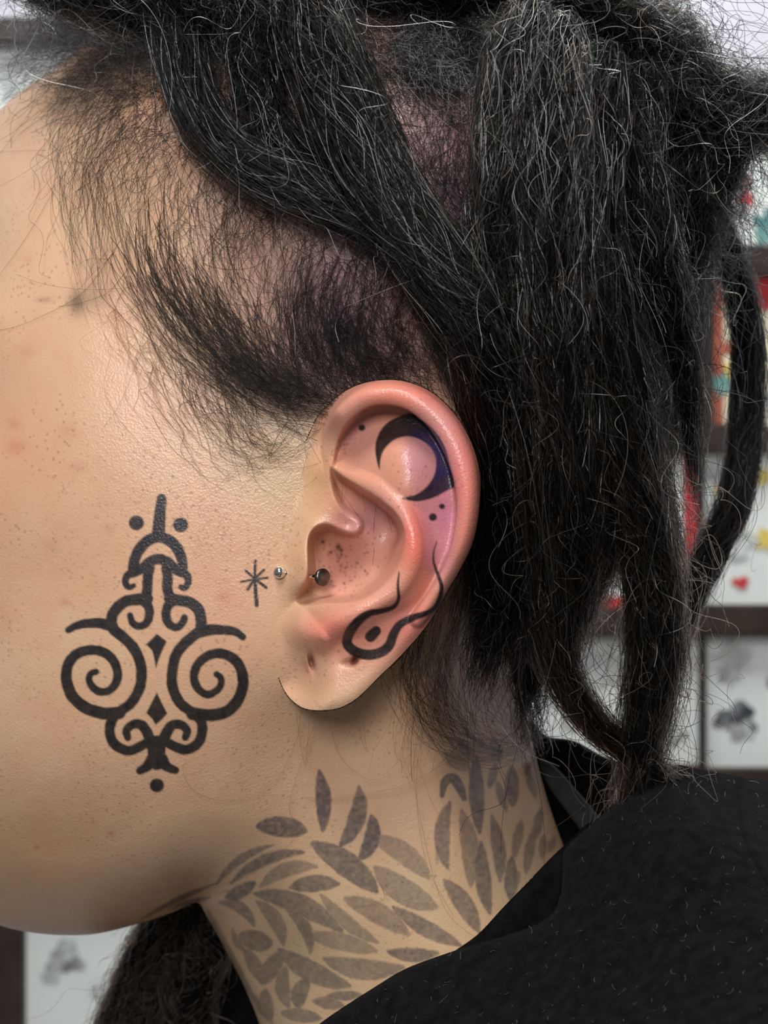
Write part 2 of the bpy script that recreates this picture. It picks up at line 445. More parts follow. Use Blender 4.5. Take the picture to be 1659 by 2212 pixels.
E_FLOOR = RBF([(x, y, h) for x, y, h in [
 (445,690,-0.5),(470,750,-2.0),(520,820,-2.8),(600,870,-3.2),(700,930,-3.5),(790,1000,-2.2),(835,1040,-0.5),
 (560,985,-0.3),(640,1020,-1.0),(720,1065,-1.8),(790,1100,-0.5),
 (330,1050,-8),(330,1200,-10),(400,1070,-7.5),(500,1140,-6.2),(600,1200,-4.8),(700,1240,-2.6),(780,1220,0.8),(825,1120,2.2),
 (400,1340,-7),(500,1370,-5.0),(600,1370,-2.6),(680,1340,-0.3),(300,1370,-6.5),(245,1420,-3.5),(400,1420,-3.5)]], scale=600, lam=1e-4)
E_PIT = catmull([(428,640),(434,740),(472,845),(528,922),(572,968),(560,1006),(480,1002),(405,978),(345,992),(304,1040),(293,1120),(298,1230),(285,1312),(232,1392),(222,1440),(270,1462),(390,1440),(520,1432),
   (650,1395),(755,1315),(828,1205),(856,1090),(852,1000),(800,908),(700,825),(600,762),(500,698)], 4, closed=True)
E_STROKES = [   # (points x, y, half width, height mm), side slope
 (catmull([(432,760,18,0.6),(424,690,24,1.8),(418,610,32,3.4),(423,510,42,5.4),(455,395,52,8),(525,295,62,10.5),(640,212,70,12.5),(780,192,78,13.5),(920,228,80,14.5),(1050,325,84,15),(1145,455,86,15.5),
   (1210,610,84,16),(1240,770,76,16),(1238,930,70,15.5),(1205,1085,64,14.5),(1150,1230,54,13),(1085,1350,48,11.8),(1020,1450,48,10.6),(945,1545,46,9.5)], 5), 9.0),
 (catmull([(455,640,22,2.4),(520,672,36,4.2),(610,712,52,6.6),(710,755,66,9.2),(800,820,70,11.2),(870,910,62,12.4),(915,1030,62,13.2),(920,1150,68,13.4),(885,1265,72,12.8),(810,1365,72,12.2),(700,1440,62,11.8),(590,1500,62,11.6),(490,1560,66,10.6),(405,1630,62,8.0)], 5), 1.2),
]
def ear_height(U, V):
    x = (U - 560) * K; y = (V - 780) * K
    h = E_BASE(x, y)
    mm = 1 / K / 11.35
    for pts, slope in E_STROKES:
        d, _, _, e = seg_sd(x, y, pts)
        r, zc = e[0], e[1]
        q = np.minimum(d / r, 0.93)
        p = zc - r * mm * (1 - np.sqrt(1 - q * q)) - slope * mm * np.maximum(d - 0.93 * r, 0)
        k = 0.7
        g = np.clip(0.5 + 0.5 * (p - h) / k, 0, 1)
        h = h * (1 - g) + p * g + k * g * (1 - g)
    # the bowl of the ear is sunk behind tragus, crus and antihelix
    d, _, _, _ = seg_sd(x, y, E_PIT, closed=True)
    sd = np.where(inside(x, y, E_PIT), d, -d)
    wall = 34 + 70 * np.exp(-((x - 560) / 70) ** 2 - ((y - 985) / 60) ** 2) + 30 * smoothstep(560, 760, x) * smoothstep(1000, 1150, y)
    g = smoothstep(-10, wall, sd)
    h = h * (1 - g) + np.minimum(E_FLOOR(x, y), h) * g
    # rounded outer edge
    dd, _, _, _ = seg_sd(U, V, EAR_POST)
    t = np.clip(dd / 26, 0, 1)
    h = h - (1.9 - 1.1 * smoothstep(1330, 1470, V)) * (1 - t) ** 2.3
    # stretched holes in the lobe
    for hx, hy, ax, ay, dep, s1, s2 in [(312, 1800, 0.25, 1.0, 5.5, 50, 13), (285, 1835, 0.3, 1.0, 1.2, 50, 34), (572, 1785, -0.55, 1.0, 5.0, 26, 14), (540, 1800, 1, -0.3, 1.0, 44, 22)]:
        n = math.hypot(ax, ay); a = ((x - hx) * ax + (y - hy) * ay) / n; b = (-(x - hx) * ay + (y - hy) * ax) / n
        h = h - dep * np.exp(-(a / s1) ** 2 - (b / s2) ** 2)
    return h
def ear_weight(U, V):
    d, _, _, _ = seg_sd(U, V, EAR_ANT)
    ins = inside(U, V, EAR)
    ext = np.vstack([EAR_ANT[::-1]])
    w = smoothstep(0, 70, d)
    # fades in from both ends, where the ear grows out of the cheek
    d1 = np.hypot(U - EAR_POST[0, 0], V - EAR_POST[0, 1]); d2 = np.hypot(U - EAR_POST[-1, 0], V - EAR_POST[-1, 1])
    return np.where(ins, w * smoothstep(0, 95, d1) * smoothstep(0, 125, d2), 0)

def lines(segs):
    out = []
    for a, b, n in segs:
        out.append(np.linspace(a, b, n, endpoint=False))
    out.append([segs[-1][1]])
    return np.concatenate(out)
gu = lines([(-440, -20, 36), (-20, 90, 30), (90, 560, 175), (560, 1050, 205), (1050, 1240, 62), (1240, 1480, 22)])
gv = lines([(-260, 560, 74), (560, 810, 60), (810, 1560, 312), (1560, 2230, 240), (2230, 2720, 22)])
GU, GV = np.meshgrid(gu, gv)
nv, nu = GU.shape

def fit_outline(U, V, poly, band):
    """signed side of a closed outline; points just outside are moved onto it"""
    d, nx, ny, _ = seg_sd(U, V, poly, closed=True)
    ins = inside(U, V, poly)
    near = (~ins) & (d < band)
    return np.where(near, nx, U), np.where(near, ny, V), ins, ins | near

hu, hv_, h_ins, h_ok = fit_outline(GU, GV, OUTLINE, np.maximum(np.gradient(gu)[None, :], np.gradient(gv)[:, None]) * 1.2)
DH = head_depth(hu, hv_)
e_ins = inside(GU, GV, EAR)
pd, pnx, pny, _ = seg_sd(GU, GV, EAR_POST)
ad_, _, _, _ = seg_sd(GU, GV, EAR_ANT)
# cells: the ear owns those with a corner inside its outline near the rear edge, and all inside
cell_any = lambda m: m[:-1, :-1] | m[1:, :-1] | m[:-1, 1:] | m[1:, 1:]
cell_all = lambda m: m[:-1, :-1] & m[1:, :-1] & m[:-1, 1:] & m[1:, 1:]
near_post = (~e_ins) & (pd < 3.4)
e_ok = e_ins | near_post
eu = np.where(near_post, pnx, GU); ev_ = np.where(near_post, pny, GV)
in_box = cell_any(e_ins)
ear_cell = cell_all(e_ok) & in_box
WE = ear_weight(GU, GV)
HE = np.zeros(GU.shape)
m = cell_any(e_ok); vm = np.zeros(GU.shape, bool)
vm[:-1, :-1] |= m; vm[1:, :-1] |= m; vm[:-1, 1:] |= m; vm[1:, 1:] |= m
HE[vm] = ear_height(eu[vm], ev_[vm])
WE2 = np.where(near_post, smoothstep(0, 95, np.hypot(eu - EAR_POST[0, 0], ev_ - EAR_POST[0, 1])) * smoothstep(0, 125, np.hypot(eu - EAR_POST[-1, 0], ev_ - EAR_POST[-1, 1])) * smoothstep(0, 70, ad_), WE)
DE = DH * (1 - WE2) + (-HE) * WE2
# two light smoothing passes inside the ear only
for _ in range(2):
    s = (np.roll(DE, 1, 0) + np.roll(DE, -1, 0) + np.roll(DE, 1, 1) + np.roll(DE, -1, 1) + 2 * DE) / 6
    DE = np.where(e_ins & cell_all(np.pad(e_ins, ((0, 1), (0, 1)))), s, DE)

# head cells: everything not owned by the ear, plus a strip running on behind the ear's rear half
behind = e_ins & (pd < 75) & (WE2 > 0.03)
head_cell = cell_all(h_ok) & cell_any(h_ins) & (~ear_cell | cell_all(behind))
DHB = DH + np.where(e_ins & (ad_ > 0.1), 8 * smoothstep(0, 60, pd) * smoothstep(0.03, 0.3, WE2), 0)          # sinks away under the ear
idx_h = np.arange(GU.size).reshape(GU.shape)
shared = e_ins & (pd > 3.4) & (ad_ < 26)                       # where cheek and ear are one skin
off = GU.size
idx_e = np.where(~(pd < 30) & ((~e_ins) | (WE2 < 1e-4)), idx_h, idx_h + off)
idx_e = np.where((~e_ins) & ~near_post, idx_h, idx_e)
# on the front edge of the ear both sheets meet in the same vertices
front = e_ins & (WE2 < 0.02) & (pd > 12)
idx_e = np.where(front, idx_h, idx_e)
Vh = P(hu, hv_, DHB).reshape(-1, 3)
# the helix overhangs the groove inside it: the foot of its inner wall is drawn in underneath
xe, ye = (eu - 560) * K, (ev_ - 780) * K
hx_path = E_STROKES[0][0]; hx_path = hx_path[22:-14]
hd, hnx, hny, hex_ = seg_sd(xe[vm], ye[vm], hx_path)
q_ = hd / hex_[0]
g_u = smoothstep(0.95, 1.03, q_) * smoothstep(1.75, 1.08, q_) * (pd[vm] * K > 1.45 * hex_[0]) * 0.26
end_d = np.minimum(np.hypot(xe[vm] - hx_path[0, 0], ye[vm] - hx_path[0, 1]), np.hypot(xe[vm] - hx_path[-1, 0], ye[vm] - hx_path[-1, 1]))
g_u = g_u * smoothstep(70, 170, end_d) / np.maximum(q_, 0.5)
eu2, ev2 = eu.copy(), ev_.copy()
eu2[vm] += (hnx - xe[vm]) * g_u / K; ev2[vm] += (hny - ye[vm]) * g_u / K
Ve = P(eu2, ev2, DE).reshape(-1, 3)
def quads(idx, cells):
    return np.stack([idx[:-1, :-1][cells], idx[1:, :-1][cells], idx[1:, 1:][cells], idx[:-1, 1:][cells]], 1)
F = [quads(idx_h, head_cell), quads(idx_e, ear_cell)]
U_all = [hu.ravel(), eu.ravel()]; V_all = [hv_.ravel(), ev_.ravel()]
VV = [Vh, Ve]
nb = 2 * GU.size
# rim of the ear: rolls over and runs back to the skull
post = catmull(EAR_POST, 2)
tan = np.gradient(post, axis=0); tan /= np.linalg.norm(tan, axis=1)[:, None]
nrm = np.stack([-tan[:, 1], tan[:, 0]], 1)              # inward (outline runs clockwise on screen)
h0 = ear_height(post[:, 0], post[:, 1])
w0 = smoothstep(0, 95, np.hypot(*(post - post[0]).T)) * smoothstep(0, 125, np.hypot(*(post - post[-1]).T))
d0 = head_depth(post[:, 0], post[:, 1])
y0 = d0 * (1 - w0) - h0 * w0
rows = []
for k in range(9):
    s = k / 8
    inw = 0 if k == 0 else 34 * (1 - math.cos(s * math.pi / 2)) * w0 + 10 * s
    pu = post[:, 0] + nrm[:, 0] * inw; pv = post[:, 1] + nrm[:, 1] * inw
    tgt = np.maximum(head_depth(pu, pv) + 3, y0 + 2)
    rows.append((pu, pv, y0 + (tgt - y0) * s ** 1.3))
n = len(post)
VV.append(np.concatenate([P(*r) for r in rows])); U_all.append(np.concatenate([r[0] for r in rows])); V_all.append(np.concatenate([r[1] for r in rows]))
ii = np.arange(n - 1)
F.append(np.concatenate([np.stack([nb + k * n + ii, nb + (k + 1) * n + ii, nb + (k + 1) * n + ii + 1, nb + k * n + ii + 1], 1) for k in range(8)]))
nb += 9 * n
# the far half of head and neck, mirrored and coarser
bu = np.linspace(-440, 1480, 130); bv = np.linspace(-260, 2720, 190)
BU, BV = np.meshgrid(bu, bv)
b_u, b_v, b_in, b_ok = fit_outline(BU, BV, OUTLINE, 20)
DB = 2 * YMID - head_depth(b_u, b_v)
tb = (CAM_D + YMID * 1e-3) / FPX
Vb = np.stack([(b_u - 829.5) * tb, DB * 1e-3, (1106 - b_v) * tb], -1).reshape(-1, 3)
idx_b = nb + np.arange(BU.size).reshape(BU.shape)
qb = quads(idx_b, cell_all(b_ok) & cell_any(b_in))[:, ::-1]
VV.append(Vb); F.append(qb); U_all.append(b_u.ravel()); V_all.append(b_v.ravel())
VV = np.concatenate(VV); F = np.concatenate(F); UU = np.concatenate(U_all); VVp = np.concatenate(V_all)
is_back = np.zeros(len(VV), bool); is_back[nb:] = True
is_ear = np.zeros(len(VV), bool); is_ear[GU.size:nb] = True
used = np.zeros(len(VV), bool); used[F.ravel()] = True
remap = np.cumsum(used) - 1
VV = VV[used]; UU = UU[used]; VVp = VVp[used]; is_back = is_back[used]; is_ear = is_ear[used]; F = remap[F]

# ------------------------------------------------------------------ skin pigment and tattoo ink
def soft_noise(U, V, scale, seed):
    r = np.random.default_rng(seed); g = r.random((64, 64))
    x = U / scale; y = V / scale
    x0 = np.floor(x).astype(int); y0 = np.floor(y).astype(int); fx = x - x0; fy = y - y0
    fx = fx * fx * (3 - 2 * fx); fy = fy * fy * (3 - 2 * fy)
    G = lambda i, j: g[j % 64, i % 64]
    return (G(x0, y0) * (1 - fx) + G(x0 + 1, y0) * fx) * (1 - fy) + (G(x0, y0 + 1) * (1 - fx) + G(x0 + 1, y0 + 1) * fx) * fy
def mix(col, new, a):
    a = np.clip(a, 0, 1)[:, None]
    return col * (1 - a) + np.array(new)[None] * a
def gauss(cu, cv, su, sv):
    return np.exp(-((UU - cu) / su) ** 2 - ((VVp - cv) / sv) ** 2)
col = np.tile(np.array(lin(207, 170, 139)), (len(UU), 1))
nz = soft_noise(UU, VVp, 130, 1) * 0.45 + soft_noise(UU, VVp, 47, 2) * 0.3 + soft_noise(UU, VVp, 17, 9) * 0.25
col = mix(col, lin(200, 152, 123), 0.45 * smoothstep(0.25, 0.85, nz))
col = mix(col, lin(202, 152, 124), 0.5 * gauss(60, 950, 260, 250))                      # ruddy cheek
col = mix(col, lin(200, 138, 116), 0.45 * gauss(470, 1250, 110, 160))
col = mix(col, lin(188, 160, 120), 0.7 * gauss(620, 1000, 90, 130))
col = mix(col, lin(208, 178, 142), 0.8 * smoothstep(1700, 1950, VVp) * smoothstep(420, 620, UU))   # yellower neck
col = mix(col, lin(190, 152, 110), 0.4 * gauss(60, 1830, 150, 110))
for cu, cv, r, a in [(35, 965, 22, .35), (30, 915, 16, .3), (165, 1010, 20, .2), (235, 1140, 16, .2), (150, 930, 22, .2), (60, 760, 16, .2), (110, 1180, 20, .2), (240, 1800, 9, .5), (80, 1830, 5, .6), (60, 560, 14, .2), (482, 1290, 16, .4), (140, 1300, 12, .3)]:
    col = mix(col, lin(176, 92, 76), a * gauss(cu, cv, r, r * .8))
# the reddened ear
ex = (UU - 560) * K; ey = (VVp - 780) * K
def eg(x, y, sx, sy):
    return np.exp(-((ex - x) / sx) ** 2 - ((ey - y) / sy) ** 2) * is_ear
earness = is_ear * smoothstep(230, 480, ex)
col = mix(col, lin(214, 138, 122), 0.60 * earness * smoothstep(2000, 1700, ey))
col = mix(col, lin(222, 120, 108), 0.75 * eg(1220, 700, 170, 520))
col = mix(col, lin(222, 104, 88), 0.8 * eg(930, 1060, 85, 260))
col = mix(col, lin(222, 122, 108), 0.7 * eg(900, 200, 380, 110))
col = mix(col, lin(220, 120, 108), 0.7 * eg(430, 1600, 200, 100))
col = mix(col, lin(214, 120, 114), 0.7 * eg(900, 1560, 240, 150))
col = mix(col, lin(196, 140, 140), 0.6 * eg(560, 420, 160, 130))
col = mix(col, lin(182, 118, 136), 0.5 * eg(1120, 950, 70, 200))
col = mix(col, lin(176, 120, 138), 0.5 * eg(640, 950, 220, 130))
col = mix(col, lin(184, 130, 128), 0.5 * eg(520, 1180, 200, 160))
col = mix(col, lin(206, 142, 118), 0.6 * eg(880, 620, 130, 150))
col = mix(col, lin(208, 164, 124), 0.8 * eg(350, 760, 110, 240) )
col = mix(col, lin(206, 162, 128), 0.6 * eg(260, 1200, 90, 200))
col = mix(col, lin(210, 156, 128), 0.5 * eg(330, 1930, 260, 150))
col = mix(col, lin(120, 66, 58), 0.8 * (eg(312, 1800, 16, 46) + eg(572, 1785, 18, 20)))  # shade inside the lobe holes painted dark red
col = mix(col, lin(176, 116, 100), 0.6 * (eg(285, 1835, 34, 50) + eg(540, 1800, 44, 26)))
# clogged pores in the bowl of the ear and stubble on the cheek
r2 = np.random.default_rng(5)
def dots(cu, cv, su, sv, n, rmin, rmax, c, a, ear):
    global col
    for _ in range(n):
        x = cu + su * r2.normal(); y = cv + sv * r2.normal(); r = r2.uniform(rmin, rmax)
        m = (np.abs(UU - x) < 3 * r) & (np.abs(VVp - y) < 3 * r) & (is_ear == ear) & ~is_back
        if m.any():
            g = np.exp(-((UU[m] - x) ** 2 + (VVp[m] - y) ** 2) / (r * r))
            col[m] = mix(col[m], c, a * g)
order = np.argsort(VVp)
dots(745, 1225, 26, 26, 46, 1.8, 3.2, lin(110, 66, 66), .6, True)
dots(733, 972, 16, 12, 14, 1.8, 2.6, lin(110, 66, 80), .6, True)
dots(620, 1130, 28, 60, 40, 1.6, 2.6, lin(120, 86, 66), .5, True)
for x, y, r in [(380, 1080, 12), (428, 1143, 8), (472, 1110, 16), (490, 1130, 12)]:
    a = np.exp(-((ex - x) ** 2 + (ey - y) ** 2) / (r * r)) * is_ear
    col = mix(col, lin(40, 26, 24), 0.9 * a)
dots(470, 1150, 55, 60, 150, 1.6, 2.4, lin(130, 78, 66), .6, False)
dots(330, 1080, 110, 60, 90, 1.6, 2.2, lin(150, 96, 78), .5, False)
dots(200, 1250, 90, 100, 90, 1.6, 2.2, lin(150, 96, 78), .45, False)
# scalp colour: painted hair shadow and stubble, purple stain, back dark as hair
scalp = smoothstep(250, 620, UU + 0.35 * (560 - VVp)) * smoothstep(900, 760, VVp) * ~is_ear
col = mix(col, lin(178, 136, 126), 0.6 * scalp)
scalp2 = (gauss(960, 430, 170, 330) + gauss(720, 690, 120, 170) + gauss(1150, 1000, 130, 420)) * ~is_ear
col = mix(col, lin(138, 104, 122), 0.75 * scalp2)
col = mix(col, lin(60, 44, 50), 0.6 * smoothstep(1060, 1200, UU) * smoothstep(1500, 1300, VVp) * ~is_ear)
# last hairs of the eyebrow
col = mix(col, lin(80, 62, 52), 0.7 * gauss(165, 655, 18, 26) + 0.35 * gauss(95, 648, 18, 6) + 0.3 * gauss(200, 645, 26, 30))
brow, _, _, _ = seg_sd(UU, VVp, [(-200, 640), (-110, 615), (0, 622), (80, 650)])
col = mix(col, lin(70, 54, 46), 0.5 * np.exp(-(brow / 20) ** 2) * smoothstep(0, -70, UU))
lip = np.exp(-(((UU + 300) / 110) ** 2) - ((VVp - 1325) / 60) ** 2)
col = mix(col, lin(170, 84, 78), 0.8 * lip)
# ink coverage masks for the tattoos
ink = np.zeros(len(UU)); ink_soft = np.zeros(len(UU))
front_v = ~is_back
def stroke(pts, soft=2.2, dark=1.0, ear=None, dens=5, wob=0.0):
    """paint a tapering line; points x, y, radius in photo pixels"""
    global ink
    p = catmull(pts, dens) if len(pts) > 2 else np.array(pts, float)
    R = p[:, 2].max() + 6
    m = front_v & (UU > p[:, 0].min() - R) & (UU < p[:, 0].max() + R) & (VVp > p[:, 1].min() - R) & (VVp < p[:, 1].max() + R)
    if ear is not None:
        m &= is_ear == ear
    if not m.any(): return
    best = np.full(m.sum(), 1e9); X = UU[m]; Y = VVp[m]
    for a, b in zip(p[:-1], p[1:]):
        dx, dy = b[0] - a[0], b[1] - a[1]; L = dx * dx + dy * dy + 1e-9
        t = np.clip(((X - a[0]) * dx + (Y - a[1]) * dy) / L, 0, 1)
        best = np.minimum(best, np.hypot(X - a[0] - t * dx, Y - a[1] - t * dy) - (a[2] + t * (b[2] - a[2])))
    if wob:
        best = best + wob * (soft_noise(X, Y, 9, 8) - 0.5) * 2
    ink[m] = np.maximum(ink[m], dark * smoothstep(soft, -soft, best))
def fill(poly, soft=2.2, dark=1.0, ear=None, smooth_n=4):
    global ink
    p = catmull(poly, smooth_n, closed=True) if smooth_n else np.array(poly, float)
    m = front_v & (UU > p[:, 0].min() - 6) & (UU < p[:, 0].max() + 6) & (VVp > p[:, 1].min() - 6) & (VVp < p[:, 1].max() + 6)
    if ear is not None:
        m &= is_ear == ear
    X = UU[m]; Y = VVp[m]
    d, _, _, _ = seg_sd(X, Y, p, closed=True)
    sd = np.where(inside(X, Y, p), -d, d)
    ink[m] = np.maximum(ink[m], dark * smoothstep(soft, -soft, sd))
S2 = 3.16
def ck(pts):
    return [(100 + x / S2, 1040 + y / S2, r / S2) for x, y, r in pts]
def cks(pts, r0, r1=None):
    r1 = r0 if r1 is None else r1
    k = len(pts) - 1
    return ck([(x, y, r0 + (r1 - r0) * i / k) for i, (x, y) in enumerate(pts)])
# --- cheek ornament
stroke(ck([(787, 118, 34), (775, 230, 40), (765, 370, 46)]), ear=False)
for x, y, r in [(615, 283, 50), (917, 297, 50), (755, 2075, 47)]:
    stroke(ck([(x - 2, y, r), (x + 2, y, r)]), ear=False)
T = [
 ([(765,372),(690,408),(632,470),(603,540),(592,610)], 40, 36), ([(765,372),(848,408),(900,470),(925,540),(930,610)], 40, 36),
 ([(590,622),(655,592),(705,550),(765,530),(828,550),(878,595),(932,622)], 36, 36),
 ([(706,590),(692,660),(690,730),(682,800)], 36, 36), ([(820,590),(828,660),(826,730),(846,800)], 36, 36),
 ([(590,622),(552,645),(540,690),(566,722),(596,712)], 32, 18), ([(932,622),(964,652),(966,695),(944,728),(916,720)], 32, 18),
 ([(690,800),(620,806),(545,818),(480,866),(447,930),(452,1000),(520,1060),(590,1130),(636,1220),(650,1330),(630,1430),(570,1520),(488,1580),(444,1640),(434,1720),(470,1796),(550,1838),(625,1818),(690,1780)], 40, 34),
 ([(840,800),(910,812),(980,826),(1036,874),(1056,940),(1052,1010),(996,1062),(930,1122),(880,1200),(857,1330),(870,1430),(920,1520),(1000,1580),(1058,1640),(1062,1720),(1030,1792),(955,1832),(885,1812),(815,1780)], 40, 34),
 ([(650,805),(694,850),(703,910),(684,965),(635,988),(588,965),(572,915)], 36, 22), ([(890,806),(834,845),(816,910),(836,968),(882,996),(926,972),(944,930)], 36, 24),
 ([(450,990),(380,970),(290,968),(205,985),(152,1015)], 40, 24), ([(1056,1026),(1130,1012),(1210,1014),(1288,1026),(1342,1062)], 42, 24),
 ([(500,1580),(380,1582),(262,1540),(176,1462),(138,1352),(148,1252),(202,1182),(290,1152),(380,1162),(450,1212),(486,1292),(478,1370),(430,1426),(362,1434),(312,1398),(292,1350),(306,1310),(338,1300)], 44, 22),
 ([(1000,1586),(1130,1596),(1238,1566),(1308,1490),(1342,1390),(1332,1290),(1278,1212),(1190,1174),(1100,1192),(1032,1252),(1008,1332),(1032,1410),(1092,1454),(1150,1438),(1190,1390),(1190,1342),(1164,1316)], 44, 22),
 ([(720,1800),(690,1720),(650,1662),(590,1660),(548,1700),(556,1748)], 40, 26), ([(780,1800),(822,1716),(862,1662),(925,1664),(962,1704),(950,1746)], 40, 26),
 ([(752,1800),(752,1860),(756,1915)], 66, 56),
 ([(725,1895),(690,1945),(638,1976)], 44, 26), ([(785,1895),(822,1945),(882,1972)], 44, 26),
]
for pts, r0, r1 in T:
    stroke(cks(pts, r0, r1), ear=False, wob=0.7)
for poly in [[(755,1040),(822,1092),(790,1160),(766,1220),(748,1275),(735,1200),(722,1155),(682,1112)], [(755,1440),(785,1505),(826,1585),(790,1625),(746,1662),(722,1620),(683,1580),(718,1510)]]:
    fill([(100 + x / S2, 1040 + y / S2) for x, y in poly], ear=False, smooth_n=0)
# --- small star
for pts, r0, r1 in [([(1428,540),(1424,665),(1436,845)], 7, 12), ([(1330,686),(1424,668),(1510,658)], 6, 7), ([(1362,610),(1424,665),(1500,724)], 7, 9), ([(1486,604),(1424,665),(1376,736)], 7, 9)]:
    stroke(cks(pts, r0 * 1.25, r1 * 1.2), soft=1.5, dark=1.0, ear=None)
# --- crescent, dots and serpent on the ear
fill(ear_px([(718,650),(695,560),(697,480),(735,398),(800,345),(880,325),(950,342),(1020,390),(1080,460),(1118,540),(1140,640),(1160,735),(1090,792),(1010,826),(930,838),(848,818),
             (930,800),(1000,750),(1045,680),(1056,610),(1040,550),(1000,495),(940,460),(870,450),(800,475),(745,530),(724,590)]), ear=True, smooth_n=3)
def ek(pts):
    return [(560 + x / K, 780 + y / K, r / K) for x, y, r in pts]
for x, y, r in [(613,398,19), (1092,868,16), (1037,932,23)]:
    stroke(ek([(x - 1, y, r), (x + 1, y, r)]), ear=True)
stroke(ek([(665,1645,34),(698,1612,30)]), ear=True)
stroke(ek([(835,1262,4),(828,1340,8),(832,1420,10),(800,1470,14),(725,1494,17),(660,1506,21),(600,1545,27),(545,1612,30),(524,1680,30),(562,1728,30),(640,1754,31),(720,1742,31),(775,1700,30),(802,1632,28),
   (842,1572,24),(920,1532,22),(1000,1505,16),(1050,1470,14),(1083,1400,14),(1088,1340,12),(1065,1270,10),(1042,1200,7),(1042,1140,5),(1060,1080,3)]), ear=True, soft=1.8)
ink_dark = ink.copy()
ear_ink = ink * is_ear
# --- feathered leaves on the neck
ink[:] = 0
S3 = 1.728
def leaf(x0, y0, x1, y1, w, dark, bend=0.0):
    n_ = math.hypot(x1 - x0, y1 - y0); px, py = -(y1 - y0) / n_, (x1 - x0) / n_
    pts = []
    for i in range(9):
        t = i / 8
        b = bend * n_ * 4 * t * (1 - t)
        r = 0.62 * w * (math.sin(math.pi * (0.04 + 0.92 * t)) ** 0.68)
        pts.append((300 + (x0 + (x1 - x0) * t + px * b) / S3, 1560 + (y0 + (y1 - y0) * t + py * b) / S3, max(r - 2, 2) / S3))
    stroke(pts, soft=2.6, dark=dark, ear=False, dens=2, wob=1.2)
for L in [
 (445,390,622,405,66,.8,-.04),(672,182,685,405,50,.85,-.05),(822,242,752,462,56,.8,-.12),(868,350,822,512,52,.9,-.15),(650,455,886,632,78,.75,-.05),(875,432,1080,580,66,.45,-.08),
 (885,545,1108,690,80,.5,.06),(950,692,1200,832,52,.68,.03),(930,855,1115,862,46,.72,.06),(695,885,985,915,66,.56,.08),(770,660,1005,792,66,.5,-.05),(680,645,890,822,46,.5,.06),
 (435,640,755,778,66,.65,-.08),(630,795,885,855,58,.45,-.02),(525,850,785,985,66,.6,.06),(566,618,745,604,54,.72,-.05),(455,612,662,540,48,.5,-.12),(345,600,615,485,38,.75,-.1),
 (290,605,500,460,28,.66,-.1),(10,735,290,600,20,.7,-.02),(110,700,262,655,18,.6,-.03),(325,655,432,598,44,.78,.05),(300,640,420,640,12,.4,-.1),(380,800,490,830,66,.62,0),(530,865,458,972,58,.6,0),(395,850,452,962,46,.6,-.05),
 (548,915,560,1062,48,.55,.12),(632,965,598,1062,54,.66,.15),(470,1000,492,1110,46,.55,.05),(650,1040,765,1058,40,.55,0),(535,1085,680,1105,44,.55,0),(700,1022,835,1020,32,.66,0),
 (550,700,640,860,40,.62,-.15),(440,670,540,830,48,.5,-.12),(300,672,430,762,38,.6,-.18),(255,695,440,1050,30,.5,.02),(350,770,400,860,26,.5,.1),(420,1010,500,1127,30,.5,0),
 (1160,300,1152,545,50,.66,.1),(1205,330,1238,612,56,.5,-.05),(1260,130,1272,412,50,.78,.02),(1140,590,1268,782,58,.66,-.05),(1278,450,1310,712,52,.72,.04),(1318,350,1348,592,44,.66,-.04),
 (1392,505,1388,665,44,.72,0),(1390,165,1395,312,46,.72,0),(1428,365,1400,505,34,.5,0),(1470,405,1445,565,34,.55,0),(1502,320,1478,440,32,.6,0),(1332,160,1308,245,30,.66,0),(1335,220,1372,335,30,.6,0),
 (1512,420,1505,505,28,.5,0),(1552,425,1532,485,24,.45,0),(1140,118,1232,172,48,.35,0),(1442,150,1482,285,30,.55,0),(1190,60,1240,140,30,.5,0),(1320,60,1350,150,34,.55,0),(1420,560,1390,640,26,.5,0),(1130,420,1112,530,20,.35,0)]:
    leaf(*L)
stroke([(300 + x / S3, 1560 + y / S3, r / S3) for x, y, r in [(1132,275,8),(1142,225,16),(1170,208,18),(1196,240,18),(1214,285,10)]], dark=.85, ear=False)
neck_ink = ink.copy() ** 0.75 * (0.85 + 0.3 * (soft_noise(UU, VVp, 7, 3) - 0.5))
# apply the inks
purple = eg(960, 560, 260, 300) + eg(1060, 1150, 110, 170) + eg(1050, 900, 120, 120) + eg(840, 1270, 40, 60)
col = mix(col, lin(140, 92, 150), 0.35 * np.clip(purple, 0, 1) * smoothstep(0, 0.2, eg(1060, 560, 130, 260) + eg(1070, 1000, 70, 260)))
col = mix(col, lin(42, 52, 70), 0.95 * neck_ink)
fresh = np.array(lin(26, 26, 27)); viol = np.array(lin(52, 42, 100))
g_ = np.clip(soft_noise(UU, VVp, 5, 4) * 0.5 + soft_noise(UU, VVp, 11, 6) * 0.5, 0, 1)
ear_c = fresh[None] + (viol - fresh)[None] * np.clip(eg(1060, 540, 120, 170) * (0.3 + 1.2 * g_), 0, 1)[:, None]
a = np.clip(ear_ink * (0.93 + 0.07 * g_), 0, 1)[:, None]
col = col * (1 - a) + ear_c * a
face_ink = ink_dark * (1 - (is_ear & (ear_ink > 0)))
a = np.clip(face_ink * (0.965 + 0.07 * (g_ - 0.5)), 0, 1)[:, None]
top = smoothstep(1500, 1080, VVp)[:, None]
col = col * (1 - a) + (np.array(lin(24, 27, 31))[None] * (1 - top) + np.array(lin(31, 32, 42))[None] * top) * a
skin_rgba = np.concatenate([col, np.ones((len(col), 1))], 1)

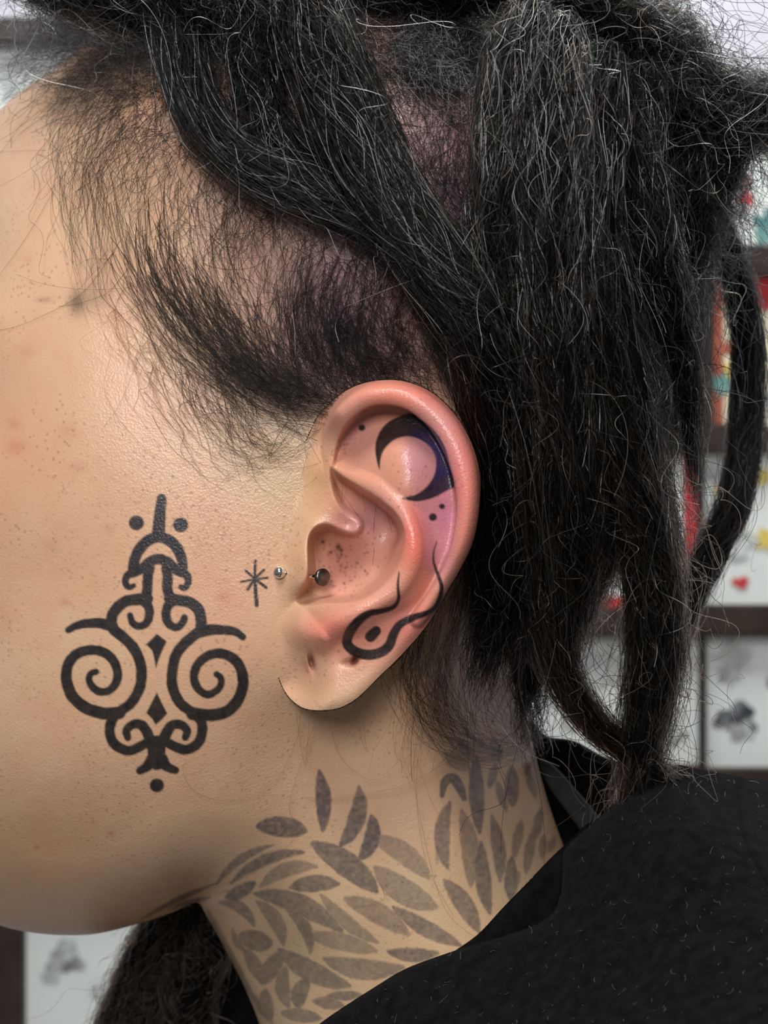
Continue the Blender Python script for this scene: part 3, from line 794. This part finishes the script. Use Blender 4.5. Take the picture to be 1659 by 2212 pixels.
person = empty('person', (0, 0.074, -0.16))
tag(person, 'person in side view with dark dreadlocks, tattooed cheek, ear and neck, black sweatshirt', 'person')
def own(o):
    o.parent = person; o.location = -np.array(person.location)
    return o
body = own(mesh_obj('body', VV, F, SKIN, None, True, {'skin_colour': skin_rgba}))
body['label'] = 'tanned skin with a black scroll tattoo, reddened ear and leaf patterned neck'


# ------------------------------------------------------------------ jewellery
def lathe(name, prof, axis_o, axis_d, mat, parent, seg=28):
    """profile (along, radius) in metres turned about an axis"""
    d = np.array(axis_d, float); d /= np.linalg.norm(d)
    a = np.cross(d, (0, 0, 1.0)); a /= np.linalg.norm(a); b = np.cross(d, a)
    th = np.linspace(0, 2 * math.pi, seg, endpoint=False)
    v = np.concatenate([np.array(axis_o) + d * s + r * (np.cos(th)[:, None] * a + np.sin(th)[:, None] * b) for s, r in prof])
    f = []
    for k in range(len(prof) - 1):
        for i in range(seg):
            j = (i + 1) % seg
            f.append((k * seg + i, k * seg + j, (k + 1) * seg + j, (k + 1) * seg + i))
    f.append(tuple(range(seg))[::-1]); f.append(tuple((len(prof) - 1) * seg + i for i in range(seg)))
    return mesh_obj(name, v, f, mat, parent)
def skin_y(u, v):
    k = np.argmin((GU - u) ** 2 + (GV - v) ** 2)
    return float(DE.ravel()[k]) if e_ins.ravel()[k] else float(DH.ravel()[k])
pa = P(604, 1236, skin_y(604, 1236) - 0.7); pb = P(696, 1247, 1.2)
bar = empty('tragus_barbell', tuple(pa))
tag(bar, 'small steel barbell piercing through the tragus, ball in front and disc in the ear bowl', 'piercing')
ax = (pb - pa); L = np.linalg.norm(ax); ax = ax / L
rb = 0.00125
lathe('ball', [(rb * -math.cos(t), max(rb * math.sin(t), 1e-5)) for t in np.linspace(0.02, math.pi - 0.02, 18)], (0, 0, 0), (0.3, -1, 0.1), STEEL, bar)
lathe('post', [(0.0, 0.00042), (L, 0.00042)], (0, 0, 0), ax, STEEL, bar)
lathe('disc', [(-0.0004, 0.0012), (-0.0003, 0.0016), (0.0003, 0.0017), (0.0005, 0.0015), (0.0007, 0.0010), (0.00075, 0.0001)], ax * L, (0.62, -0.78, 0.05), DULL, bar)

# ------------------------------------------------------------------ hair
_cu = np.linspace(-440, 1700, 215); _cv = np.linspace(-260, 2300, 257)
_cg = head_depth(*np.meshgrid(_cu, _cv))
def surf(u, v):
    x = np.clip((np.asarray(u, float) + 440) / 10, 0, 213.999); y = np.clip((np.asarray(v, float) + 260) / 10, 0, 255.999)
    i = x.astype(int); j = y.astype(int); fx = x - i; fy = y - j
    return (_cg[j, i] * (1 - fx) + _cg[j, i + 1] * fx) * (1 - fy) + (_cg[j + 1, i] * (1 - fx) + _cg[j + 1, i + 1] * fx) * fy

def hair_obj(name, pts, mat, parent, r_root=0.000045, r_tip=0.000025):
    """pts: strands x points x 3"""
    n_, k = pts.shape[:2]
    cu = bpy.data.hair_curves.new(name)
    cu.add_curves([k] * n_)
    cu.attributes['position'].data.foreach_set('vector', np.ascontiguousarray(pts, dtype=np.float32).ravel())
    ra = cu.attributes.get('radius') or cu.attributes.new('radius', 'FLOAT', 'POINT')
    ra.data.foreach_set('value', np.tile(np.linspace(r_root, r_tip, k), n_).astype(np.float32))
    cu.materials.append(mat)
    o = bpy.data.objects.new(name, cu); C.objects.link(o)
    o['kind'] = 'stuff'
    if parent: o.parent = parent
    return o

def wander(n_, k, amp, freqs=(0.6, 1.3, 2.4), r=None):
    """smooth random offsets, zero at the root"""
    r = r or rng
    t = np.linspace(0, 1, k)[None, :, None]
    out = np.zeros((n_, k, 3))
    for f in freqs:
        ph = r.uniform(0, 6.28, (n_, 1, 3)); a = r.normal(0, 1, (n_, 1, 3)) / f ** 0.8
        out += a * (np.sin(ph + 6.28 * f * t * r.uniform(.6, 1.4, (n_, 1, 1))) - np.sin(ph))
    return out * amp * 0.5

def frames(c):
    T = np.gradient(c, axis=0); T /= np.linalg.norm(T, axis=1)[:, None] + 1e-12
    A = np.cross(T, np.array([0, 1.0, 0.15])); A /= np.linalg.norm(A, axis=1)[:, None] + 1e-9
    return T, A, np.cross(T, A)

def lock(path, n_, brown=0.1, gold=0.01, frizz=1.0, fly=0.12, core=0.82, label=None, lump=0.12, grey=0.11):
    """one dreadlock: a matted core with its own strands; path points u, v, depth mm, radius px"""
    p = catmull(path, 8)
    c = P(p[:, 0], p[:, 1], p[:, 2]); rad = np.maximum(p[:, 3], 2) / 11350 * (1 + p[:, 2] / 320)
    T, A, B = frames(c)
    m_ = len(c); seg = 14
    th = np.linspace(0, 2 * math.pi, seg, endpoint=False)
    lump_n = 1 + lump * np.sin(np.arange(m_)[:, None] * 0.9 + 2 * np.sin(th)[None] * 1.3 + rng.uniform(0, 6)) + rng.normal(0, 0.03, (m_, seg))
    rr = rad[:, None] * core * lump_n
    taper = np.ones(m_); taper[0] = 0.55; taper[-1] = 0.2; taper[-2] = .7
    rr = rr * taper[:, None]
    v = c[:, None] + rr[..., None] * (np.cos(th)[None, :, None] * A[:, None] + np.sin(th)[None, :, None] * B[:, None])
    f = [(i * seg + j, i * seg + (j + 1) % seg, (i + 1) * seg + (j + 1) % seg, (i + 1) * seg + j) for i in range(m_ - 1) for j in range(seg)]
    f.append(tuple(range(seg))[::-1]); f.append(tuple((m_ - 1) * seg + j for j in range(seg)))
    o = own(mesh_obj('dreadlock', v.reshape(-1, 3), f, CORE))
    if label: o['label'] = label
    # strands along the lock
    k = 20
    def sample(arr, s):
        x = np.clip(s, 0, 1) * (m_ - 1); i = np.minimum(x.astype(int), m_ - 2); w = x - i
        if arr.ndim == 2: w = w[..., None]
        return arr[i] * (1 - w) + arr[i + 1] * w
    def along(nn, spread_lo, spread_hi, wig, lift):
        s0 = rng.uniform(-0.08, 0.8, (nn, 1)); ln = rng.uniform(0.15, 0.6, (nn, 1))
        t = np.linspace(0, 1, k)[None]
        s = np.clip(s0 + ln * t, 0, 1.0)
        nc = 13; cl = rng.integers(0, nc, nn); ctw = rng.normal(0, 1.0, nc)
        th0 = (cl[:, None] * 6.283 / nc + rng.normal(0, 0.16, (nn, 1))) + (2.5 * ctw[cl][:, None]) * (s0 + ln * t) + rng.normal(0, 0.25, (nn, 1)) * t + 0.35 * np.sin(t * rng.uniform(4, 16, (nn, 1)) + rng.uniform(0, 6, (nn, 1)))
        rho = rng.uniform(spread_lo, spread_hi, (nn, 1)) + lift * np.abs(rng.normal(0, 1, (nn, 1))) * t ** 2
        rho = rho * sample(rad, s)
        q = sample(c, s) + rho[..., None] * (np.cos(th0)[..., None] * sample(A, s) + np.sin(th0)[..., None] * sample(B, s))
        over = np.clip(s0 + ln * t - 1.0, 0, 1)                     # tips run on past the end
        q = q + over[..., None] * T[-1] * 0.05
        return q + wander(nn, k, wig)
    sets = []
    q = along(n_, 0.70, 1.08, 0.0011 * frizz, 0.12)
    sets.append(q)
    nf = int(n_ * fly)
    if nf:
        s0 = rng.uniform(0, 1, nf); th0 = rng.uniform(0, 6.28, nf)
        out = np.cos(th0)[:, None] * sample(A, s0) + np.sin(th0)[:, None] * sample(B, s0)
        base = sample(c, s0) + out * (sample(rad, s0) * 0.9)[:, None]
        d = sample(T, s0) * rng.normal(0.7, 0.6, (nf, 1)) + out * rng.uniform(0.2, 0.9, (nf, 1)) + np.array([0, 0, -0.25])
        L_ = np.minimum(rng.gamma(2.0, 0.0042, (nf, 1, 1)), 0.018) * frizz
        t = np.linspace(0, 1, k)[None, :, None]
        sets.append(base[:, None] + d[:, None] * L_ * t + wander(nf, k, 1.0) * L_ * 0.30 + np.array([0, 0, -1.0]) * L_ * 0.3 * t ** 2)
    q = np.concatenate(sets)
    qu = q[..., 0] * FPX / (CAM_D + q[..., 1]) + 829.5; qv = 1106 - q[..., 2] * FPX / (CAM_D + q[..., 1])
    q = q[~(inside(qu, qv, EAR) & (q[..., 1] < 0.002)).any(1)]        # none trails across the ear
    pick = rng.random(len(q))
    vm_ = 1106 - q[..., 2].mean(1) * FPX / (CAM_D + q[..., 1].mean(1))
    g = pick < gold; b = (pick >= gold) & (pick < gold + brown * (0.25 + 0.75 * smoothstep(500, 1100, vm_)))
    y_ = (pick > 1 - grey * (1.0 - 0.75 * smoothstep(450, 1000, vm_)))  # painted highlight strands, mostly in the upper part
    for nm, mm, mt, rr_ in (('hair_strands', ~(g | b | y_), H_BLACK, 0.00006), ('brown_strands', b, H_BROWN, 0.00006), ('bleached_strands', g, H_GOLD, 0.00007), ('sheen_strands', y_, H_SHEEN, 0.00006)):
        if mm.any():
            hair_obj(nm, q[mm], mt, o, rr_, rr_ * 0.6)
    return o

def sheet(name, A_, B_, n_, mat, wig=0.0012, lift=(0.6, 2.6), cut=(0.55, 1.0), start=(0, 0.2), k=18, r=(0.00004, 0.00002), absolute=False, bias=1.0, jit=22):
    """strands between two guide lines, lying just off the skin; guides u, v (, extra lift mm)"""
    def g(G):
        G = np.array(G, float)
        if G.shape[1] == 2: G = np.hstack([G, np.zeros((len(G), 1))])
        q = catmull(G, 10); s = np.linspace(0, len(q) - 1, 60)
        return np.stack([np.interp(s, np.arange(len(q)), q[:, j]) for j in range(3)], 1)
    a, b = g(A_), g(B_)
    w = 0.5 + 0.30 * rng.normal(0, 1, (n_, 1)) if bias == 1.0 else rng.random((n_, 1)) ** bias
    s0 = rng.uniform(*start, (n_, 1)); s1 = rng.uniform(*cut, (n_, 1))
    s = (s0 + (s1 - s0) * np.linspace(0, 1, k)[None]) * 59
    i = np.minimum(s.astype(int), 58); f = s - i
    pa_ = a[i] * (1 - f[..., None]) + a[i + 1] * f[..., None]; pb_ = b[i] * (1 - f[..., None]) + b[i + 1] * f[..., None]
    ww = (w + 0.10 * rng.normal(0, 1, (n_, 1)) * np.linspace(0, 1, k)[None])[..., None]
    q = pa_ * (1 - ww) + pb_ * ww
    q[..., :2] += rng.normal(0, jit, (n_, 1, 2)) * np.linspace(1, 0.5, k)[None, :, None]
    lf = rng.uniform(*lift, (n_, 1)) * np.sin(np.clip(np.linspace(0.12, 1, k), 0, 1) * 1.9)[None]
    y = (q[..., 2] if absolute else surf(q[..., 0], q[..., 1]) + q[..., 2]) - lf
    pts = P(q[..., 0], q[..., 1], y)
    wd = wander(n_, k, wig); wd[..., 1] = -np.abs(wd[..., 1]) * 0.5
    pts = pts + wd
    qu = pts[..., 0] * FPX / (CAM_D + pts[..., 1]) + 829.5; qv = 1106 - pts[..., 2] * FPX / (CAM_D + pts[..., 1])
    pts = pts[~(inside(qu, qv, EAR) & (pts[..., 1] < -0.002) & (qu > 720)).any(1)]
    return own(hair_obj(name, pts, mat, None, *r))

def stubble(name, region, n_, L_, direction, mat, wig=0.0010, lift=1.2):
    """short hairs growing out of the scalp; region (u0, v0, u1, v1) with soft edges; direction(u, v) -> du, dv"""
    u0, v0, u1, v1 = region
    uu = rng.normal((u0 + u1) / 2, (u1 - u0) / 3.2, n_); vv = rng.normal((v0 + v1) / 2, (v1 - v0) / 3.2, n_)
    k = 12; t = np.linspace(0, 1, k)[None]
    du, dv = direction(uu, vv)
    nrm_ = np.hypot(du, dv) + 1e-9; ang = np.arctan2(dv, du) + rng.normal(0, 0.45, n_)
    bend = rng.normal(0, 0.9, n_)
    ln = rng.gamma(4, L_ / 4, n_)
    a_ = ang[:, None] + bend[:, None] * t
    st = ln[:, None] / (k - 1) * 11.35
    pu = uu[:, None] + np.concatenate([np.zeros((n_, 1)), np.cumsum(np.cos(a_[:, 1:]) * st, 1)], 1)
    pv = vv[:, None] + np.concatenate([np.zeros((n_, 1)), np.cumsum(np.sin(a_[:, 1:]) * st, 1)], 1)
    y = surf(pu, pv) + 0.3 - lift * rng.uniform(0.3, 1.6, (n_, 1)) * np.sin(t * 2.0)
    return own(hair_obj(name, P(pu, pv, y) + wander(n_, k, wig) * np.array([1, .3, 1]), mat, None, 0.00004, 0.00002))

# --- dreadlocks in front, from the parting over the temple to behind the ear
lock([(640,-60,2,70),(680,70,-6,80),(742,220,-10,78),(815,380,-12,70),(910,530,-13,64),(1030,680,-12,64),(1120,820,-8,62),(1150,1000,-2,58),(1140,1180,4,48),(1105,1340,10,30)], 2600, .12, .01, grey=.14, label='thick dreadlock slanting from the crown to behind the ear')
lock([(370,-40,14,62),(392,110,6,56),(440,255,-1,48),(540,360,-5,42),(680,432,-7,40),(820,500,-9,40),(930,600,-11,44),(1020,720,-11,52),(1060,850,-8,54),(1090,1000,-3,50),(1085,1180,3,40),(1060,1330,8,18)], 2000, .06, .004, fly=.2, label='curved dreadlock sweeping back from the forehead')
lock([(480,-60,8,60),(535,80,1,56),(560,200,-2,46),(620,320,-5,36),(740,420,-8,30),(850,480,-9,26)], 1100, .06, .01, fly=.25)
lock([(60,-50,40,60),(220,-20,22,80),(380,10,12,84),(520,20,6,70),(640,40,2,60)], 1500, .1, .02, 1.4, fly=.3)
lock([(640,-70,12,70),(800,-60,10,80),(960,-60,10,80),(1120,-40,8,70)], 1000, .1, .02, 1.3, fly=.3)
# --- dreadlocks hanging behind the ear
lock([(1150,40,-4,60),(1110,170,-13,74),(1090,350,-16,70),(1085,520,-14,60),(1110,700,-11,58),(1150,900,-8,54),(1170,1100,-4,48),(1190,1300,2,38),(1215,1450,7,26),(1290,1570,12,15),(1400,1650,16,6)], 2600, .42, .015, grey=.19, label='dreadlock hanging behind the ear that ends in a thin curling tail')
lock([(1210,70,-8,60),(1200,220,-19,70),(1192,400,-21,70),(1195,600,-19,60),(1212,800,-15,60),(1240,1000,-9,56),(1248,1180,-1,50),(1235,1330,6,26)], 2400, .4, .015, grey=.22)
lock([(1290,130,-4,60),(1282,300,-15,66),(1278,480,-17,60),(1312,680,-15,60),(1350,880,-10,60),(1378,1050,-4,54),(1404,1200,2,54),(1415,1350,6,54),(1405,1500,10,48),(1380,1650,14,30)], 2600, .45, .02, grey=.18)
lock([(1380,170,4,56),(1372,340,-4,56),(1400,520,-4,54),(1440,660,0,40),(1478,790,6,18),(1488,920,10,7)], 1500, .2, .02)
lock([(1270,350,10,80),(1320,650,12,88),(1345,900,14,88),(1318,1110,18,64),(1270,1270,22,26)], 1500, .45, .01)
lock([(1060,620,8,70),(1130,850,10,90),(1160,1050,12,90),(1140,1230,16,74),(1150,1380,24,52),(1150,1500,30,26)], 1500, .1, .004)
lock([(1340,820,8,60),(1400,1050,8,42),(1432,1230,12,34),(1418,1420,14,34),(1395,1600,18,28)], 1500, .55, .01, fly=.2)
lock([(960,600,4,60),(1010,760,4,70),(1060,960,8,66),(1065,1150,12,52),(1050,1270,14,24)], 1400, .05, .002)
# --- knot of dreadlocks at the back
lock([(1150,-50,10,74),(1270,10,6,66),(1370,70,12,54),(1440,130,20,44)], 1300, .3, .06, 1.3, fly=.35)
lock([(1380,150,20,60),(1480,200,20,70),(1590,235,24,72),(1720,255,30,66)], 1500, .2, .02, 1.3, fly=.3, label='dreadlock sticking out of the knot to the right')
lock([(1370,40,25,60),(1450,80,25,50),(1470,150,20,50),(1420,230,14,50)], 900, .25, .03, 1.4, fly=.35)
lock([(1400,240,22,84),(1450,380,26,84),(1470,500,30,66),(1465,600,34,34)], 1400, .15, .01, 1.1, fly=.25)
lock([(1600,300,30,44),(1540,400,36,54),(1500,500,40,40),(1480,580,40,22)], 800, .15, .01, 1.2, fly=.3)
lock([(1530,420,60,26),(1580,560,70,28),(1615,720,75,32),(1616,900,78,36),(1592,1080,78,38),(1540,1200,74,36),(1480,1330,66,32),(1420,1480,60,32),(1372,1650,54,36)], 1200, .15, .005, .7, fly=.06, label='long thin dreadlock dangling furthest to the right')
# --- dreadlocks over the back and the far side of the head
for pth in ([(1300,60,40,70),(1420,250,44,80),(1450,480,48,84),(1430,760,50,84),(1360,1000,52,80),(1270,1200,52,66)], [(1250,-40,80,80),(1400,160,84,84),(1455,420,86,86),(1430,700,88,86),(1350,980,88,80),(1260,1250,86,64)],
            [(1200,-60,120,80),(1340,140,124,84),(1400,420,128,86),(1370,720,130,84),(1290,1000,128,78),(1220,1250,120,60)], [(900,-170,60,90),(1050,-150,60,90),(1200,-60,60,84)], [(400,-60,60,80),(560,-150,60,90),(740,-190,60,90),(900,-200,66,84)]):
    lock(pth, 700, .15, .005, fly=.1)
# --- hair of the far side below the chin
for pth in ([(420,1900,112,70),(360,2040,116,66),(300,2160,118,60),(235,2330,120,54)], [(480,1920,110,60),(430,2060,112,64),(390,2200,114,66),(350,2350,116,60)], [(380,1930,104,40),(310,2040,106,30),(250,2160,108,24),(200,2300,110,18)]):
    lock(pth, 700, .8, .01, .8, fly=.08, grey=.15)

# --- loose hair
def d_temple(u, v):
    return 0.55 + 0 * u, 0.8 + 0 * v
stubble('scalp_hair', (880, 150, 1080, 620), 1300, 13, lambda u, v: (0.5 - 0.6 * (v < 350), 0.7 + 0 * v), H_BLACK)
stubble('scalp_hair', (760, 10, 1100, 190), 2600, 11, lambda u, v: (0.9 + 0 * u, 0.25 + 0 * v), H_BLACK, .0014, 2.0)
stubble('scalp_hair', (760, 0, 1100, 170), 900, 10, lambda u, v: (0.9 + 0 * u, 0.2 + 0 * v), H_SHEEN, .0014, 3.0)
stubble('scalp_hair', (440, 120, 640, 330), 700, 14, lambda u, v: (0.5 + 0 * u, 0.9 + 0 * v), H_BLACK, .0012)
stubble('scalp_hair', (660, 540, 960, 800), 420, 16, lambda u, v: (0.15 + 0 * u, 1.0 + 0 * v), H_BLACK)
stubble('hairline_hair', (280, 300, 560, 650), 110, 20, lambda u, v: (0.2 + 0 * u, 1.0 + 0 * v), H_BLACK)
stubble('hairline_hair', (170, 120, 460, 280), 170, 18, lambda u, v: (-0.5 + 0 * u, 0.8 + 0 * v), H_BLACK, .0014)
sheet('temple_hair', [(230,380),(262,560),(350,720),(490,850),(660,915)], [(420,400),(430,560),(510,690),(600,780),(740,850)], 150, H_BLACK, .0015, r=(0.00005, 0.000025), start=(0, .45), cut=(.7, 1.05), jit=30)
sheet('temple_hair', [(300,560),(390,720),(500,820),(600,880),(690,905)], [(560,600),(570,700),(600,790),(660,840),(740,850)], 170, H_BLACK, .0014, r=(0.00005, 0.000025), start=(0, .55), cut=(.7, 1.05), jit=30)
sheet('temple_hair', [(640,540),(612,680),(640,800),(720,880)], [(900,540),(860,680),(850,780),(900,835)], 230, H_BLACK, .0014, (0.6, 4), r=(0.00005, 0.00003), start=(0, .4), cut=(.5, 1.05))
sheet('temple_hair', [(640,520),(606,660),(628,790),(720,870)], [(740,540),(690,680),(700,800),(760,860)], 90, H_BLACK, .0013, (0.6, 4), start=(0, .4))
sheet('temple_hair', [(600,770),(660,840),(720,880),(760,850)], [(760,640),(830,740),(900,800),(1000,860)], 330, H_BLACK, .0014, (1, 5), start=(0, .5))
sheet('temple_hair', [(470,330),(430,420),(425,520),(450,640)], [(760,450),(700,520),(660,600),(640,720)], 90, H_BLACK, .0018, (0.6, 3), (.4, 1), (0, .3), r=(0.00005, 0.000025))
sheet('behind_ear_hair', [(860,560),(930,720),(1010,860),(1070,1010),(1060,1180),(985,1300)], [(1060,600),(1110,760),(1150,900),(1150,1100),(1110,1300),(1060,1420)], 2200, H_BLACK, .0014, (6, 14), (.6, 1), (0, .45), bias=1.001, jit=8)
sheet('forehead_wisps', [(200,160),(135,320),(140,470),(170,640)], [(430,270),(340,350),(285,470),(300,660)], 170, H_BLACK, .0022, (0.8, 4), (.35, 1))
sheet('forehead_wisps', [(120,150),(60,190),(20,260)], [(400,180),(300,220),(200,330)], 240, H_BLACK, .0022, (0.8, 4), (.3, 1))
sheet('sideburn_wisps', [(330,740),(390,880),(470,980),(560,1010),(640,960)], [(520,800),(560,900),(620,960),(660,950),(690,910)], 90, H_BLACK, .0022, (0.5, 2.5), (.3, 1))
sheet('sideburn_wisps', [(200,640),(260,790),(330,900),(400,960)], [(400,660),(440,800),(480,900),(470,1050)], 50, H_BROWN, .0024, (0.5, 3), (.3, 1))
sheet('fringe_hair', [(480,110),(300,130),(130,165),(0,190)], [(480,-40),(250,-20),(90,20),(-40,60)], 900, H_BLACK, .0034, (2, 8), (.4, 1), (0, .4))
sheet('neck_wisps', [(960,1180,-2),(885,1380,-4),(880,1490,-5),(935,1580,-5),(1040,1628,-4),(1150,1600,-3)], [(1100,1230,-4),(1060,1400,-5),(1055,1500,-6),(1080,1560,-6),(1140,1590,-5),(1230,1540,-4)], 170, H_BLACK, .0018, (1, 6), (.6, 1), (0, .3), bias=1.4)
sheet('neck_wisps', [(900,1250,-4),(870,1420,-4),(830,1560,-4),(760,1640,-3)], [(1000,1300,-4),(960,1480,-5),(950,1640,-5),(990,1720,-5)], 50, H_BROWN, .003, (1, 4), (.4, 1))
# --- single long strays
def stray(pts, mat=H_BROWN, r=(0.00004, 0.00003)):
    q = catmull(np.array(pts, float), 8)
    return P(q[:, 0], q[:, 1], q[:, 2])
def strays(name, lst, mat):
    k = 40
    arr = []
    for pts in lst:
        q = catmull(np.array(pts, float), 10); s = np.linspace(0, len(q) - 1, k)
        q = np.stack([np.interp(s, np.arange(len(q)), q[:, j]) for j in range(3)], 1)
        arr.append(P(q[:, 0], q[:, 1], surf(q[:, 0], q[:, 1]) - q[:, 2]))
    return own(hair_obj(name, np.array(arr), mat, None, 0.00004, 0.00003))
strays('stray_hairs', [
 [(650,1535,4),(640,1600,3),(600,1680,2),(540,1720,2),(470,1728,2),(415,1705,2),(395,1665,2),(402,1640,2)],
 [(640,1540,4),(648,1600,3),(660,1650,3),(668,1560,4)], [(690,1535,5),(660,1620,3),(625,1740,3),(640,1800,2),(560,1880,2),(440,1925,2)],
 [(720,1520,6),(715,1570,4),(740,1640,3),(800,1685,3),(850,1670,3)], [(760,1510,6),(770,1560,4),(790,1620,3),(785,1560,4)],
 [(940,1420,8),(895,1640,6),(915,1800,5),(960,1960,4),(1030,2030,4)], [(930,1500,8),(900,1680,6),(920,1860,5),(980,1980,4)],
 [(980,1640,6),(860,1700,4),(720,1725,3),(660,1722,3),(690,1735,3)], [(1000,1600,6),(900,1690,5),(800,1710,4),(700,1725,3)],
 [(870,1500,7),(850,1560,5),(860,1640,4),(920,1640,4)], [(820,1905,2),(830,1940,2),(800,1955,2),(745,1955,2)],
 [(600,1000,2),(640,980,2),(660,950,2)], [(240,760,3),(230,860,2),(330,980,2),(440,1000,2)], [(420,1080,2),(470,1050,2),(500,1020,2)],
 [(150,250,4),(125,380,4),(140,560,3),(190,700,2)], [(260,200,5),(240,380,4),(232,420,3),(260,520,3)]], H_BROWN)
strays('stray_hairs', [
 [(1180,950,24),(1210,1000,24),(1250,1040,24),(1275,1080,24)], [(1090,760,18),(1140,850,18),(1160,900,18)], [(1350,30,10),(1420,80,14),(1490,140,16)],
 [(1230,120,26),(1270,160,28),(1310,210,30)], [(1180,300,28),(1185,420,28),(1180,520,26)]], H_GOLD)

# ------------------------------------------------------------------ sweatshirt
def panel(name, poly, ctrl, mat, parent, step=9, thick=0.0022, roll=26, label=None, lam=2e-3):
    p = catmull(poly, 4, closed=True); f = RBF(ctrl, lam=lam)
    u = np.arange(p[:, 0].min() - step, p[:, 0].max() + 2 * step, step); v = np.arange(p[:, 1].min() - step, p[:, 1].max() + 2 * step, step)
    U, V = np.meshgrid(u, v)
    u2, v2, ins, ok = fit_outline(U, V, p, step * 1.3)
    d, _, _, _ = seg_sd(u2, v2, p, closed=True)
    t = np.clip(d / roll, 0, 1)
    Y = f(u2, v2) + 3.5 * (1 - np.sqrt(np.clip(1 - (1 - t) ** 2, 0, 1)))
    Y = Y + 0.5 * (soft_noise(u2, v2, 90, 21) - .5) + 2.0 * (soft_noise(u2, v2, 330, 22) - .5)
    q = quads(np.arange(U.size).reshape(U.shape), cell_all(ok) & cell_any(ins))
    vv = P(u2, v2, Y).reshape(-1, 3)
    us = np.zeros(len(vv), bool); us[q.ravel()] = True; rm = np.cumsum(us) - 1
    o = mesh_obj(name, vv[us], rm[q], mat)
    md = o.modifiers.new('cloth_thickness', 'SOLIDIFY'); md.thickness = thick; md.offset = -1
    o.parent = parent
    if label: o['label'] = label
    return o, f
hoodie = empty('sweatshirt')
own(hoodie)
H_POLY = [(520,2390),(600,2290),(700,2204),(816,2128),(873,2094),(940,2068),(1012,2044),(1105,2017),(1165,1993),(1200,1962),(1212,1900),(1218,1838),(1278,1780),(1336,1728),(1394,1676),(1463,1652),(1509,1662),(1619,1681),(1720,1700),(2000,1790),(2300,2000),(2500,2500),(2500,3300),(400,3300),(420,2600)]
H_CTRL = [(520,2390,22),(700,2204,12),(873,2094,4),(1012,2044,0),(1165,1993,-2),(1212,1900,4),(1218,1838,10),(1336,1728,14),(1463,1652,28),(1619,1681,30),(1800,1740,40),
 (1200,2212,-30),(1000,2212,-18),(1500,2000,-30),(1480,1760,-6),(1350,1850,-8),(1659,1800,0),(1659,2200,-60),(2000,2200,-70),(1200,2600,-60),(700,2600,0),(700,3300,-20),(1400,3300,-90),(2400,3300,-80),(2400,2300,-30),(1659,2000,-36),(860,2180,-6)]
front_panel, hf = panel('shoulder_panel', H_POLY, H_CTRL, CLOTH, hoodie)
panel('collar_lining', [(880,2140),(960,2070),(1030,2020),(1085,1962),(1140,1905),(1212,1832),(1290,1770),(1320,1850),(1260,2000),(1120,2080),(980,2130)],
      [(880,2140,18),(1030,2020,16),(1140,1905,18),(1212,1832,22),(1290,1770,26),(1260,2000,20),(1000,2120,20)], CLOTH_IN, hoodie, label='black inner fold of the collar')
panel('hood_back', [(1140,1560),(1180,1590),(1240,1600),(1300,1632),(1380,1665),(1440,1680),(1440,1800),(1320,2000),(1200,2150),(1060,2150),(1060,1900),(1090,1700)],
      [(1140,1560,84),(1300,1632,90),(1440,1680,80),(1440,1800,60),(1250,1850,74),(1150,1760,92),(1060,1900,100),(1060,2150,90),(1200,2150,70)], CLOTH_IN, hoodie, label='black back of the hood behind the neck')
panel('neck_tape', [(1165,1640),(1195,1652),(1240,1700),(1290,1760),(1310,1800),(1270,1810),(1222,1750),(1180,1690)],
      [(1165,1640,64),(1290,1760,50),(1310,1800,46),(1180,1690,60)], STRAP, hoodie, step=6, roll=8, label='charcoal tape inside the hood')
panel('far_shoulder', [(260,2260),(340,2120),(420,1990),(520,1990),(640,2100),(700,2300),(700,2800),(150,2800),(180,2480)],
      [(260,2260,150),(420,1990,140),(640,2100,120),(700,2300,118),(400,2400,128),(400,2800,120)], CLOTH_IN, hoodie, label='black far side of the sweatshirt under the chin')
# shoulder seam
sq = catmull(np.array([(1600,1690),(1608,1760),(1622,1830),(1659,1900),(1720,2000),(1800,2200)], float), 6)
sy = hf(sq[:, 0], sq[:, 1]) - 0.5
cs = P(sq[:, 0], sq[:, 1], sy); T_, A_, B_ = frames(cs)
th = np.linspace(0, 2 * math.pi, 10, endpoint=False)
vs = cs[:, None] + 0.0011 * (np.cos(th)[None, :, None] * A_[:, None] + np.sin(th)[None, :, None] * B_[:, None])
mesh_obj('seam', vs.reshape(-1, 3), [(i * 10 + j, i * 10 + (j + 1) % 10, (i + 1) * 10 + (j + 1) % 10, (i + 1) * 10 + j) for i in range(len(cs) - 1) for j in range(10)], CLOTH, hoodie)
# lint and fuzz on the fleece
nl = 420; k = 8
lu = rng.uniform(720, 1680, nl); lv = rng.uniform(1660, 2230, nl)
okl = inside(lu, lv, np.array(H_POLY, float)); lu, lv = lu[okl], lv[okl]; nl = len(lu)
an = rng.uniform(0, 6.28, nl); bd = rng.normal(0, 1.6, nl); ln = rng.gamma(2, 4, nl)
t = np.linspace(0, 1, k)[None]
aa = an[:, None] + bd[:, None] * t
pu = lu[:, None] + np.cumsum(np.cos(aa) * ln[:, None] / k, 1); pv = lv[:, None] + np.cumsum(np.sin(aa) * ln[:, None] / k, 1)
LINT = hair_material('pale_lint', (0.25, 0.25, 0.25), 0.6)
hair_obj('lint', P(pu, pv, hf(pu, pv) - 0.6 - rng.uniform(0, .5, (nl, 1))), LINT, hoodie, 0.000025, 0.00002)
